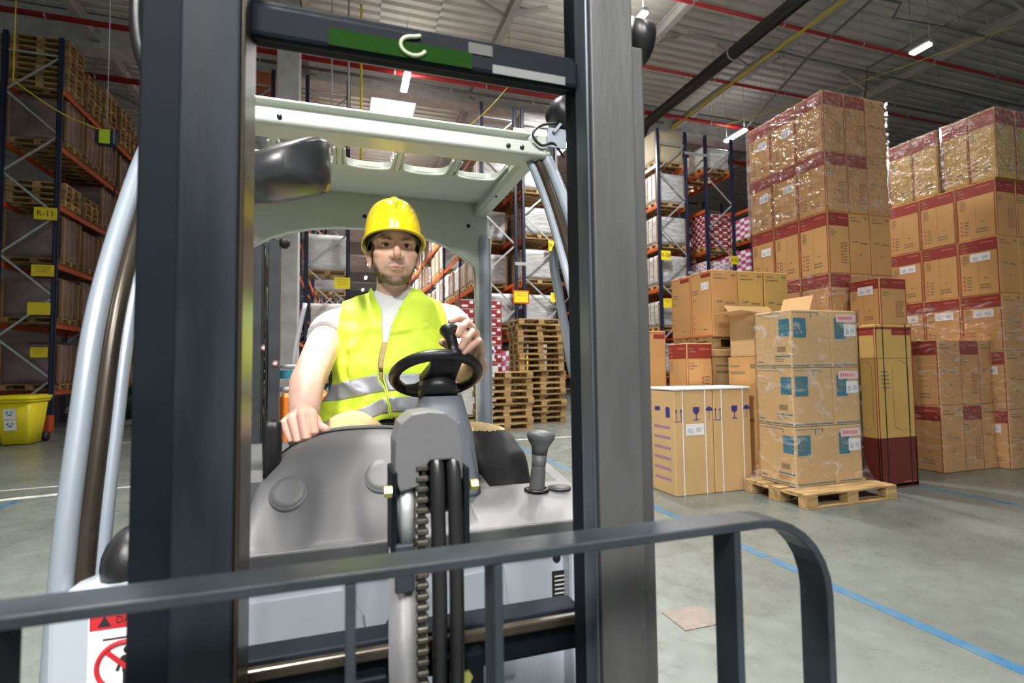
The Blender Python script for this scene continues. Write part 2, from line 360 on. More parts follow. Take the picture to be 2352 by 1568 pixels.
# girders across the hall, columns, beams along it
def structure(name, mb, m, label):
    o = obj(name, mb, m, kind='structure'); o['label'] = label; return o
for i, y in enumerate((3.2, 18.1, 31.5, 45, 59, 73)):
    structure('trim_%d' % (i+1), MB().box(X0, X1, y-.22, y+.22, CEIL_Z-1.0, CEIL_Z-.02).box(X0, X1, y-.3, y+.3, CEIL_Z-1.05, CEIL_Z-.9), m_conc, ['pale concrete roof girder over the loading area', 'pale concrete roof girder above the rack ends', 'concrete roof girder over the long aisle', 'fourth concrete roof girder far down the aisle', 'fifth concrete roof girder further down the aisle', 'last concrete roof girder at the aisle end'][i])
col_lbl = ['grey concrete column beside the parked reach truck', 'concrete column among the racks at the end of the aisle', 'concrete column behind the tall carton stacks']
for i, (x, y) in enumerate(((-1.42, 14.7), (-1.42, 31.5), (21.5, 18.1))):
    structure('pillar_%d' % (i+1), MB().box(x-.28, x+.28, y-.28, y+.28, 0, CEIL_Z-.02, bev=.02), m_conc, col_lbl[i])
def ibeam(x, y0, y1, z, h=.32, w=.2):
    return MB().box(x-w/2, x+w/2, y0, y1, z, z+.02).box(x-w/2, x+w/2, y0, y1, z+h-.02, z+h).box(x-.012, x+.012, y0, y1, z+.02, z+h-.02)
tl = 6
for x, lab in ((13.0, 'cream roof beam running along beside the black drain pipe'), (8.9, 'cream roof beam over the yellow striped pallet stacks'), (18.5, 'roof beam passing over the bright high lamp'), (4.4, 'cream roof beam seen above the mast of the forklift'), (-1.0, 'roof beam running over the middle racks'), (-7.0, 'dark roof beam above the stacked pallets'), (25, 'roof beam near the dark far wall')):
    tl += 1
    b = structure('trim_%d' % tl, ibeam(x, 0.5 if x < 20 else 2, 80, CEIL_Z-.85), m_beamp, lab)
    for k in range(6):   # raking struts up to the deck
        y = 4.5+k*4.6
        obj('strut', MB().bar((x, y, CEIL_Z-.55), (x+1.3, y, CEIL_Z-.02), .09, .09).bar((x, y, CEIL_Z-.55), (x-1.3, y, CEIL_Z-.02), .09, .09), m_beamp, b)
# pipes under the roof
def pipe(name, pts, r, m, label, cat='pipe', hang=True, n=10, group=None):
    root = empty(name, pts[0], 0, label, cat, group)
    obj('pipe_run', MB().tube(pts, r, n), m, root)
    if hang:
        for i in range(len(pts)-1):
            a, b_ = V(pts[i]), V(pts[i+1]); L = (b_-a).length
            for k in range(int(L//3)):
                p = a+(b_-a)*((k+.5)*3/L)
                if p.z < CEIL_Z-.1:
                    obj('hanger', MB().bar(p, (p.x, p.y, CEIL_Z), .012, .012).tube([p-(b_-a).normalized()*.02, p+(b_-a).normalized()*.02], r+.012, 10), m_galv, root)
    return root
pipe('drain_pipe', [(10.8, 1.5, 10.5), (10.8, 15.3, 10.5), (10.8, 16.6, 10.5), (10.8, 17.6, 9.6)], .19, m_black, 'thick black drain pipe slung under the roof')
pipe('gas_pipe', [(12.3, 2, 10.8), (12.3, 17, 10.8), (12.3, 17.3, 9.2)], .04, m_yelp, 'thin yellow gas pipe running beside the black pipe')
for y, z, x0, x1, r, lab in ((16.3, 10.8, -9, 33, .075, 'red sprinkler main crossing in front of the concrete girder'), (19.2, 10.75, -9, 33, .09, 'red sprinkler main just behind the concrete girder'),
      (11.0, 10.9, 7.2, 30, .05, 'thin red sprinkler pipe high up under the ribbed roof'), (13.9, 10.9, 7.2, 30, .05, 'thin red sprinkler pipe crossing under the black drain pipe'), (25.5, 11.0, -9, 20, .06, 'red sprinkler pipe beyond the skylight'), (7.6, 10.9, 11, 30, .05, 'red sprinkler pipe nearest the top edge of the picture')):
    pipe('sprinkler_pipe', [(x0, y, z), (x1, y, z)], r, m_redpipe, lab, group='red sprinkler pipes under the roof')
for pts, r, lab in (([(14.9, 16.0, 10.6), (13.2, 11.5, 10.6), (12.7, 9.2, 10.6), (12.2, 6, 10.6)], .035, 'grey conduit slanting down to the lit strip lamp'),
      ([(7.5, 9.6, 10.9), (14, 9.4, 10.9), (14.4, 9.9, 10.9), (16.5, 9.7, 10.9), (24, 9.6, 10.9)], .035, 'grey conduit with a jog beside the high lamp'),
      ([(9.5, 12.3, 11.1), (28, 12.3, 11.1)], .035, 'straight grey conduit crossing the roof'), ([(16.6, 5, 11), (16.2, 12, 11), (18, 13.5, 11), (24, 13.5, 11)], .035, 'grey conduit with a bend right of the high lamp'),
      ([(-4, 17.2, 11), (12, 17.2, 11)], .05, 'grey pipe laid along the front of the concrete girder')):
    pipe('cable_conduit', pts, r, m_greyp, lab, 'conduit', group='grey conduits under the roof')
for x, y, z0, z1, m, r, lab in ((-1.3, 15.1, 7.6, 12.0, m_galv, .03, 'thin white riser pipe beside the rack tops'), (.45, 15.2, 7.0, 12.0, m_yelp, .035, 'vertical yellow riser pipe above the forklift guard'), (-.35, 15.0, 8.2, 12.0, m_galv, .018, 'thin grey drop rod above the forklift guard'), (0.1, 15.0, 7.6, 12.0, m_galv, .03, 'white riser pipe standing left of the yellow one')):
    root = obj('riser_pipe', MB().tube([(x, y, z0), (x, y, z1)], r, 8), m, label=lab, cat='pipe', off=(x, y, z0))
for i, (a, b, lab) in enumerate(((at(1170, 195, Y=14.8), at(1060, 300, Y=14.8), 'yellow cord sagging across the roof space above the driver'), (at(30, 185, Y=13.5), at(235, 300, Y=14.5), 'yellow cord slung down to the hazard marked sensor box'), (at(1640, 295, Z=10.6), at(2330, 60, Z=10.6), 'yellow cable strung above the tall carton stacks'))):
    mid = (a+b)/2-V((0, 0, .12))
    obj('sagging_cable', MB().tube([V((a.x, a.y, CEIL_Z-.03))]+smoothpath([a, mid, b], 6), .012, 5), m_yelp, label=lab, cat='cable', off=a)
# strip lamps with their own light
LAMP_LBL = ['lit strip lamp hanging in front of the skylight', 'slim lit strip lamp right of the racks', 'bright high lamp alone in the dark roof corner', 'strip lamp over the carton stacks', 'strip lamp above the forklift', 'added unseen key lamp over the loading area', 'first strip lamp down the long aisle', 'strip lamp over the aisle between racks', 'second strip lamp far down the long aisle', 'strip lamp above the wrapped pallet', 'third strip lamp down the long aisle', 'added fill lamp behind the camera position, over the forks', 'added fill lamp behind the camera position, further back', 'added fill lamp by the open loading side', 'strip lamp beside the driver left ear, highest of the far row', 'middle lamp of the far row beside the driver', 'lowest lamp of the far row beside the driver', 'faintest strip lamp at the very end of the long aisle', 'added fill lamp over the gap before racks R-07 and R-06']
for i, (x, y, L, wt) in enumerate(LAMPS):
    z = 10.3 if y > 0 else 4.2 if y > -4 else 6.2   # added unseen lamps behind the viewer hang lower to light the driver
    root = empty('strip_lamp', (x, y, z), 0, LAMP_LBL[i], 'lamp', 'roof lamps')
    w = .1
    obj('housing', MB().box(x-w*.8, x+w*.8, y-L/2, y+L/2, z+.03, z+.13, bev=.02), m_lampb, root)
    obj('tube', MB().box(x-w, x+w, y-L/2+.05, y+L/2-.05, z-.02, z+.03, bev=.015), m_lampe, root)
    for s_ in (-.4, .4): obj('suspension_rod', MB().tube([(x, y+L*s_, z+.1), (x, y+L*s_, CEIL_Z-.01)], .012, 6), m_galv, root)
    ld = bpy.data.lights.new('lamp_light', 'AREA'); ld.shape = 'RECTANGLE'; ld.size = .5; ld.size_y = L; ld.energy = wt; ld.color = (1.0, 0.975, 0.94); ld.spread = pi if y < 0 or x > 5 else radians(100 if y < 5 else 115 if y < 10 else 105)
    lo = bpy.data.objects.new('lamp_light', ld); COL.objects.link(lo); lo.parent = root; lo.location = (0, 0, -.06)
    if 5 < y < 35 and i != 2:   # uplights added above these fittings to brighten the roof
        ud = bpy.data.lights.new('added_uplight', 'AREA'); ud.shape = 'RECTANGLE'; ud.size = .3; ud.size_y = L; ud.energy = wt*(.05 if x < 12 else .02); ud.color = (1.0, .97, .92)
        uo = bpy.data.objects.new('added_uplight', ud); COL.objects.link(uo); uo.parent = root; uo.location = (0, 0, .17); uo.rotation_euler = (pi, 0, 0)

# ================================================================== pallet racks
m_blue = mat('rack_post_blue', (0.014, 0.022, 0.065), 0.4, 0, 0.2, 6)
m_orng = mat('rack_beam_orange', (0.55, 0.09, 0.015), 0.4, 0, 0.2, 4)
m_brace = mat('rack_brace', (0.5, 0.53, 0.53), 0.4, 0.5, 0.1, 9)
m_yl = mat('label_yellow', (0.9, 0.72, 0.02), 0.45)
m_ink = mat('label_ink', (0.02, 0.02, 0.02), 0.5)
RACK_Y, BAY, RACK_H = 15.3, 3.2, 9.7
LEVELS = [0.94, 2.56, 4.02, 5.48, 6.96, 8.41]
PW, PD = .1, .08
_pm = MB().box(-PW/2, PW/2, -PD/2, -PD/2+.012, 0, RACK_H).box(-PW/2, -PW/2+.012, -PD/2, PD/2, 0, RACK_H).box(PW/2-.012, PW/2, -PD/2, PD/2, 0, RACK_H)
_pm.box(-PW/2-.03, PW/2+.03, -PD/2-.03, PD/2+.03, 0, .012)
for k in range(120): _pm.box(-.032, -.02, -PD/2-.0015, -PD/2, .15+k*.08, .185+k*.08, 1).box(.02, .032, -PD/2-.0015, -PD/2, .15+k*.08, .185+k*.08, 1)
ME_POST = _pm.mesh('post', [m_blue, m_ink])
ME_BEAM = MB().box(-.022, .022, 0, BAY-.1, -.07, .06, bev=.008).box(-.035, .035, -.02, .0, -.12, .1).box(-.035, .035, BAY-.1, BAY-.08, -.12, .1).mesh('beam', m_orng)
ME_GUARD = MB().box(-.09, .09, -.12, .1, 0, .4, bev=.02).mesh('post_guard', m_orng)
def brace_mesh(dx, dz): return MB().bar((0, 0, 0), (dx, 0, dz), .045, .03, (0, 1, 0)).mesh('brace', m_brace)
def rack(xa, xb, bays, label, group='pallet racks standing in parallel rows', levels=LEVELS, guard=None):
    root = empty('pallet_rack', (xa, RACK_Y, 0), 0, label, 'rack', group)
    dx = xb-xa; n = 9; h0 = .25; st = (RACK_H-.45-h0)/n
    up = brace_mesh(dx, st); dn = brace_mesh(-dx, st); hz = brace_mesh(dx, 0)
    for b in range(bays+1):
        y = b*BAY
        for x in (0, dx): inst('post', ME_POST, (x, y, 0), root)
        for k in range(n):
            if k % 2 == 0: inst('brace', up, (0, y+.03, h0+k*st), root)
            else: inst('brace', dn, (dx, y+.03, h0+k*st), root)
        inst('brace', hz, (0, y+.03, h0), root); inst('brace', hz, (0, y+.03, h0+n*st), root)
        if b < bays:
            for z in levels:
                for x in (0, dx): inst('beam', ME_BEAM, (x, y+.05, z), root)
    for x in (guard or ()): inst('post_guard', ME_GUARD, (x, -.1, 0), root)
    return root
RA = rack(-7.8, -6.69, 4, 'blue and orange pallet rack carrying stacked empty pallets, with sign R-11', guard=(1.11,))
RB = rack(-2.98, -1.88, 5, 'blue and orange pallet rack partly hidden behind the forklift mast and reach truck')
RC = rack(-1.0, .1, 13, 'pallet rack left of the driver, bordering the long aisle')
RD = rack(4.05, 5.14, 14, 'pallet rack right of the driver, bordering the long aisle')
RE = rack(5.4, 6.55, 7, 'pallet rack behind the tall stack of empty pallets, with sign R-07')
RF = rack(10.4, 11.55, 3, 'pallet rack with grey wrapped loads right of the forklift mast, with sign R-06')
RG = rack(12.4, 13.55, 3, 'pallet rack with red and white cartons, with sign R-05')
RH = rack(17.4, 18.5, 3, 'pallet rack mostly hidden behind the tall carton stack')
for ra, x0, x1 in ((RD, 5.14, 5.4), (RF, 11.55, 12.4)):   # ties between back to back rows
    for z in (4.6, 8.9):
        obj('row_spacer', MB().box(x0-.05, x1+.05, RACK_Y-.05, RACK_Y-.04, z, z+.1), m_brace, ra)
def sign(root, x, z, txt, w=.44, h=.32, y=RACK_Y-.06, lines=0, frame=None):
    s = obj('label_plate', MB().box(x-w/2, x+w/2, y-.006, y, z-h/2, z+h/2), m_yl, root); s['label'] = 'yellow rack sign'
    if frame: obj('plate_border', MB().box(x-w/2-.04, x+w/2+.04, y+.001, y+.006, z-h/2-.04, z+h/2+.04), frame, s)
    if txt: text_mesh(txt, h*.62, m_ink, (x, y-.007, z), (1,0,0), (0,0,1), s)
    for k in range(lines): obj('print_line', MB().box(x-w*.36+.02*k, x+w*.36-.03*k, y-.0075, y-.006, z+h*.28-k*h*.2, z+h*.33-k*h*.2), m_orng if lines > 3 else mat('label_print_soft', (.45, .3, .02), .5), s)
sign(RA, -6.88, 5.26, 'R-11', .46, .3)
sign(RA, -6.9, 3.87, None, .45, .28, lines=3); sign(RA, -6.95, 2.95, None, .45, .3); sign(RA, -6.92, 1.9, None, .34, .24, lines=3)
sign(RF, 10.59, 5.21, 'R-06', .38, .32); sign(RF, 10.62, 3.55, None, .36, .32, lines=2)
sign(RG, 13.5, 5.19, 'R-05', .36, .3)
sign(RE, 6.44, 5.28, 'R-07', .44, .34); sign(RE, 6.46, 3.62, None, .38, .3, lines=3)
sign(RD, 4.1, 5.29, 'R-08', .42, .34); sign(RD, 4.1, 3.9, None, .42, .32, lines=3); sign(RD, 4.1, 3.08, None, .42, .5, lines=3)
sign(RD, 5.27, 3.6, None, .46, .34, lines=2, frame=m_orng)
sign(RC, -.05, 5.68, 'R-09', .42, .3); sign(RC, -.05, 3.83, None, .42, .32, lines=3)
sign(RD, 4.0, 1.5, None, .18, .6); sign(RE, 5.55, 1.55, None, .26, .5)
# ================================================================== pallets
m_wood = mat('pallet_wood', (0.5, 0.33, 0.15), 0.8, 0, 0.4, 3, 0.25, 25, stretch=(1, 6, 6), spec=.2)
m_wood2 = mat('pallet_wood_old', (0.36, 0.235, 0.1), 0.85, 0, 0.45, 3, 0.3, 25, stretch=(1, 6, 6), spec=.2)
def pallet_pieces():
    out = []
    for y, w in ((-.3275, .145), (-.19, .1), (0, .145), (.19, .1), (.3275, .145)): out.append(('deck_board', (-.6, .6, y-w/2, y+w/2, .122, .144)))
    for x in (-.5275, 0, .5275): out.append(('stringer_board', (x-.0725, x+.0725, -.4, .4, .1, .122)))
    for x in (-.5275, 0, .5275):
        for y, w in ((-.35, .1), (0, .145), (.35, .1)): out.append(('block', (x-.0725, x+.0725, y-w/2, y+w/2, .022, .1)))
    for y, w in ((-.35, .1), (0, .145), (.35, .1)): out.append(('bottom_board', (-.6, .6, y-w/2, y+w/2, 0, .022)))
    return out
PCS = pallet_pieces()
_pc = {}
def piece_mesh(n, b, m):
    dim = tuple(round(b[2*i+1]-b[2*i], 4) for i in range(3)); k = (n, dim, m.name)
    if k not in _pc:
        _pc[k] = MB().box(-dim[0]/2, dim[0]/2, -dim[1]/2, dim[1]/2, 0, dim[2], bev=.003).mesh(n, m)
    return _pc[k]
def pallet(loc, rz, label, group=None, m=None, drop=()):
    root = empty('euro_pallet', loc, rz, label, 'pallet', group)
    for i, (n, b) in enumerate(PCS):
        if i in drop: continue
        inst(n, piece_mesh(n, b, m or m_wood), ((b[0]+b[1])/2, (b[2]+b[3])/2, b[4]), root)
    return root
def pal_mb():
    mb = MB()
    for n, b in PCS: mb.box(*b)
    return mb
ME_PAL = pal_mb().mesh('pallet', m_wood2)
ME_PALN = pal_mb().mesh('pallet', m_wood)
R_ = random.Random(3)
for k in range(9):
    pallet((3.50+R_.uniform(-.03, .03), 11.5+R_.uniform(-.03, .03), k*.1445), R_.uniform(-.03, .03)+(pi if k % 3 == 2 else 0), ORD[k]+' pallet from the floor in the low stack of empty pallets', 'low stack of empty pallets', m_wood)
for k in range(18):
    pallet((4.72+R_.uniform(-.03, .03)+(.0 if k < 9 else -.05), 12.45+R_.uniform(-.03, .03), k*.1445), R_.uniform(-.035, .035), ORD[k]+' pallet from the floor in the tall stack of empty pallets', 'tall stack of empty pallets', m_wood if k % 4 else m_wood2)
# ================================================================== rack loads
m_wrap_g = mat('grey_film_load', (0.5, 0.5, 0.5), 0.28, 0, 0.35, 2.5, 0.8, 9, stretch=(1, 1, 6))
m_wrap_w = mat('white_film_load', (0.72, 0.72, 0.7), 0.3, 0, 0.2, 2.5, 0.7, 8, stretch=(1, 1, 5))
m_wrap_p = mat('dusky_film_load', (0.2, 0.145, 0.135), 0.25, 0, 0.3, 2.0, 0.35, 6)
m_post = mat('corner_board', (0.33, 0.2, 0.1), 0.8)
m_beige = mat('beige_carton', (0.5, 0.42, 0.29), 0.75, 0, 0.12, 2)
m_crimson = mat('crimson_carton', (0.3, 0.025, 0.03), 0.45, 0, 0.15, 6)
m_pink = mat('pink_print', (0.55, 0.08, 0.22), 0.45)
m_wht = mat('white_paper', (0.82, 0.82, 0.84), 0.5)
m_orngb = mat('orange_carton', (0.5, 0.13, 0.055), 0.6, 0, 0.2, 5)
def wrap_body(h, m, posts=True, seed=0):
    rr = random.Random(seed); mb = MB(); n = 7; rings = []
    base = rrect(1.16, .8, .05, 3)
    for i in range(n+1):
        s = 1+rr.uniform(-.015, .015); z = .146+h*i/n
        rings.append([V((x*s, y*s, z+rr.uniform(-.008, .008))) for x, y in base])
    mb.loft(rings, 0)
    if posts:
        for x in (-.585, .585):
            for y in (-.405, .405): mb.box(x-.03, x+.03, y-.03, y+.03, .146, .146+h*.97, 1)
        for y in (-.13, .14): mb.box(-.592, .592, y-.02, y+.02, .15, .146+h*.99, 1)
    return mb.mesh('film_wrapped_bundle', [m, m_post])
ME_W = {('grey', i): wrap_body((1.02, .86, .95)[i], m_wrap_g, True, i) for i in range(3)}
ME_W.update({('white', i): wrap_body((.9, .75, 1.0)[i], m_wrap_w, False, 10+i) for i in range(3)})
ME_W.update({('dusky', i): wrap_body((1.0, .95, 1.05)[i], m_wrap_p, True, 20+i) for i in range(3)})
ME_W.update({('beige', i): wrap_body((1.1, .9, 1.0)[i], m_beige, False, 30+i) for i in range(3)})
ME_W.update({('orange', i): wrap_body((1.1, 1.0, 1.05)[i], m_orngb, False, 40+i) for i in range(3)})
def small_carton(cm, wm, dx, dy, dz):
    mb = MB().box(-dx/2, dx/2, -dy/2, dy/2, 0, dz, 0, bev=.006); e = .0015
    for sx in (-1, 1):
        mb.box(sx*dx/2, sx*(dx/2+e), -dy*.42, dy*.02, dz*.18, dz*.42, 1); mb.box(sx*dx/2, sx*(dx/2+e), dy*.15, dy*.4, dz*.55, dz*.85, 1)
        mb.box(sx*dx/2, sx*(dx/2+e), -dy*.48, dy*.48, dz*.95, dz, 1)
    for sy in (-1, 1):
        mb.box(-dx*.42, dx*.02, sy*dy/2, sy*(dy/2+e), dz*.18, dz*.42, 1); mb.box(dx*.15, dx*.4, sy*dy/2, sy*(dy/2+e), dz*.55, dz*.85, 1)
        mb.box(-dx*.48, dx*.48, sy*dy/2, sy*(dy/2+e), dz*.95, dz, 1)
    return mb.mesh('carton', [cm, wm])
ME_SC = {'crimson': small_carton(m_crimson, m_wht, .38, .265, .24), 'pink': small_carton(m_wht, m_pink, .38, .265, .15)}
NUMW = ['first', 'second', 'third', 'fourth', 'fifth', 'sixth', 'seventh', 'eighth']
KWORD = {'grey': 'grey film-wrapped load', 'white': 'white film-wrapped load', 'dusky': 'dusky brown film-wrapped load', 'beige': 'beige boxed load', 'orange': 'orange-red wrapped carton load', 'crimson': 'load of crimson and white cartons', 'pink': 'load of white and pink cartons'}
PLACE = ['front', 'middle', 'rear']
def load(root_x, xname, lvl, bay, slot, kind, v=0, detail=False):
    z = LEVELS[lvl]+.06 if lvl >= 0 else 0.0
    x = root_x; y = RACK_Y+bay*BAY+.57+slot*1.03
    lab = '%s on %s, %s bay, %s place, rack %s' % (KWORD[kind], ('beam level '+['one', 'two', 'three', 'four', 'five', 'six'][lvl]) if lvl >= 0 else 'the floor', NUMW[bay], PLACE[slot], xname)
    root = empty('pallet_load', (x, y, z), 0, lab, 'pallet load', 'loads in rack '+xname)
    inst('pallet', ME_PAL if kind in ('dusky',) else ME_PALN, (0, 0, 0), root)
    if kind in ME_SC:
        me = ME_SC[kind]; h = .245 if kind == 'crimson' else .155; nl = (5, 4, 4)[v] if kind == 'crimson' else (7, 6, 5)[v]
        if not detail:
            mb = MB()
            k = ('j', kind, nl)
            if k not in _pc:
                for l in range(nl):
                    for i in range(3):
                        for j in range(3): mb.box(-.57+i*.385, -.19+i*.385, -.4+j*.27, -.135+j*.27, .145+l*h, .14+l*h+h, (i+j+l) % 2, bev=.006)
                _pc[k] = mb.mesh('cartons', [m_crimson, m_wht] if kind == 'crimson' else [m_wht, m_pink])
            c = inst('cartons', _pc[k], (0, 0, 0), root); c['kind'] = 'stuff'
        else:
            for l in range(nl):
                for i in range(3):
                    for j in range(3):
                        if i > 0 and j > 0 and l < nl-1: continue
                        inst('carton', me, (-.38+i*.385, -.27+j*.27, .145+l*h), root)
    else:
        inst('film_wrapped_bundle', ME_W[(kind, v)], (0, 0, 0), root)
    return root
RL = random.Random(11)
# R-11: stacked empty pallets on the top level, dusky loads below
for bay in range(3):
    for lvl in range(-1, 6):
        for slot in range(3):
            if lvl == -1: continue
            if lvl == 5 or (lvl == 3 and slot < 2 and bay == 0) or (lvl == 1 and bay == 0 and slot == 2):
                n = (9, 7, 8)[slot] if lvl == 5 else (4 if lvl == 3 else 1)
                if lvl == 5 and bay == 1: n = (8, 6, 7)[slot]
                for k in range(n):
                    inst('euro_pallet', ME_PAL if (k+slot) % 3 else ME_PALN, (-7.2+RL.uniform(-.02, .02), RACK_Y+bay*BAY+.57+slot*1.03, LEVELS[lvl]+.06+k*.1445), None, RL.uniform(-.02, .02),
                         '%s empty pallet, beam level %s, %s bay, %s place, rack R-11' % (ORD[k], ['one', 'two', 'three', 'four', 'five', 'six'][lvl], NUMW[bay], PLACE[slot]), 'pallet', 'empty pallets in rack R-11')
            else:
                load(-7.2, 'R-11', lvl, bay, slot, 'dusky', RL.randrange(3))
for bay in range(6):      # R-08, along the aisle right of the driver
    for lvl in range(6):
        for slot in range(3):
            if RL.random() < (.22 if lvl < 5 else .6): continue
            if bay == 0 and slot == 0 and lvl in (2, 3): continue
            kind = 'pink' if lvl == 0 and bay < 2 else RL.choice(['grey', 'grey', 'white', 'grey'])
            load(4.62, 'R-08', lvl, bay, slot, kind, RL.randrange(3), False)
for slot in range(3):
    for lvl in range(6): load(6.0, 'R-07', lvl, 0, slot, 'grey', RL.randrange(3))
for lvl, kind, v in ((5, 'beige', 0), (4, 'grey', 0), (3, 'grey', 2), (2, 'grey', 0), (1, 'grey', 1), (0, 'grey', 0)):
    for slot in range(3): load(11.0, 'R-06', lvl, 0, slot, kind, v)
for lvl, kind, v in ((5, 'white', 1), (4, None, 0), (3, 'crimson', 0), (2, 'pink', 1), (1, 'grey', 1), (0, 'white', 0)):
    for slot in range(3):
        if kind is None: continue
        if lvl == 3 and slot == 2: load(13.0, 'R-05', lvl, 0, slot, 'pink', 0)
        else: load(13.0, 'R-05', lvl, 0, slot, kind, v, detail=(lvl in (2, 3) and slot == 0))
for bay in (0, 1):
    for lvl in (2, 3, 4):
        for slot in range(3): load(17.95, 'R-04', lvl, bay, slot, 'pink', RL.randrange(2), detail=False)
for lvl, bay, slot, kind, v in ((2, 0, 0, 'white', 2), (1, 0, 2, 'white', 1), (0, 0, 1, 'white', 0), (2, 1, 1, 'grey', 1), (1, 2, 1, 'grey', 2), (3, 3, 0, 'white', 1)):
    load(-.45, 'R-09', lvl, bay, slot, kind, v)
for lvl, bay, slot, kind, v in ((5, 0, 0, 'orange', 0), (5, 0, 1, 'orange', 1), (4, 0, 0, 'white', 0), (3, 0, 0, 'white', 0), (1, 0, 0, 'white', 0), (2, 0, 0, 'grey', 0)):
    load(-2.42, 'R-10', lvl, bay, slot, kind, v)
# red and white display pallet standing before the aisle rack, with a safety notice on it
dl = empty('pallet_load', (3.55, 14.0, 0), 0, 'tall floor load of red and white cartons behind the steering wheel', 'pallet load')
inst('pallet', ME_PALN, (0, 0, 0), dl)
for l in range(9):
    for i in range(3):
        for j in range(3):
            if i < 2 and j > 0 and l < 8: continue
            inst('carton', ME_SC['crimson'], (-.38+i*.385, -.27+j*.27, .145+l*.245+.9), dl)
obj('lower_bundle', MB().box(-.58+3.55, .58+3.55, 13.6, 14.4, .146, 1.04, bev=.02), m_wrap_w, dl)
nt_ = obj('notice_board', MB().box(3.62, 4.0, 13.56, 13.58, 1.1, 1.45), m_wht, label='white notice with blue round safety symbol hung on red cartons', cat='notice', off=(3.8, 13.57, 1.1))
m_blu = mat('sign_blue', (.03, .05, .5), .4)
obj('symbol', MB().lathe([(.08, 0), (.08, .002)], (3.8, 13.559, 1.85), 24, ax=(0, -1, 0)), m_blu, nt_)
obj('symbol_ring', MB().lathe([(.1, 0), (.1, .001)], (3.8, 13.56, 1.85), 24, ax=(0, -1, 0)).box(3.7, 3.9, 13.56, 13.562, 1.6, 1.98), m_wht, nt_)
# ================================================================== big cartons
m_card = mat('cardboard', (0.58, 0.32, 0.125), 0.78, 0, 0.1, 1.5, 0.05, 60, spec=.25)
m_card2 = mat('cardboard_yellow', (0.56, 0.36, 0.11), 0.78, 0, 0.1, 1.5, 0.05, 60, spec=.25)
m_card3 = mat('cardboard_pale', (0.62, 0.40, 0.19), 0.78, 0, 0.08, 1.5, 0.05, 60, spec=.25)
m_red = mat('carton_red_print', (0.28, 0.033, 0.023), 0.6)
m_grey_ink = mat('carton_grey_print', (0.26, 0.18, 0.09), 0.7)
m_redtxt = mat('carton_red_text', (0.5, 0.12, 0.07), 0.7)
m_teal = mat('carton_teal_print', (0.02, 0.17, 0.25), 0.6)
m_lbl = mat('paper_label', (0.8, 0.8, 0.82), 0.5)
m_violet = mat('carton_violet_print', (0.05, 0.035, 0.22), 0.6)
CMATS = [m_card, m_red, m_grey_ink, m_redtxt, m_lbl, m_teal, m_violet, mat('carton_shaded_red_print', (.13, .018, .014), .6)]  # heater carton's red base, with the shade there put into its colour
def face(mb, side, D, u0, u1, v0, v1, mi, e=.0012):
    """A printed patch on one side of a carton of size D centred on the origin (u runs left to right as seen)."""
    dx, dy, dz = D; z0, z1 = v0*dz, v1*dz
    if side == 'front': mb.quad((-dx/2+u0*dx, -dy/2-e, z0), (-dx/2+u1*dx, -dy/2-e, z0), (-dx/2+u1*dx, -dy/2-e, z1), (-dx/2+u0*dx, -dy/2-e, z1), mi)
    else: mb.quad((-dx/2-e, dy/2-u0*dy, z0), (-dx/2-e, dy/2-u1*dy, z0), (-dx/2-e, dy/2-u1*dy, z1), (-dx/2-e, dy/2-u0*dy, z1), mi)
def fp(side, D, u, v, e=.0015):
    dx, dy, dz = D
    return (-dx/2+u*dx, -dy/2-e, v*dz) if side == 'front' else (-dx/2-e, dy/2-u*dy, v*dz)
def lines(mb, side, D, u0, u1, v0, v1, n, mi, seed=0, e=.0014):
    rr = random.Random(seed); h = (v1-v0)/n
    for k in range(n): face(mb, side, D, u0, u0+(u1-u0)*rr.uniform(.55, 1), v1-(k+.7)*h, v1-(k+.3)*h, mi, e)
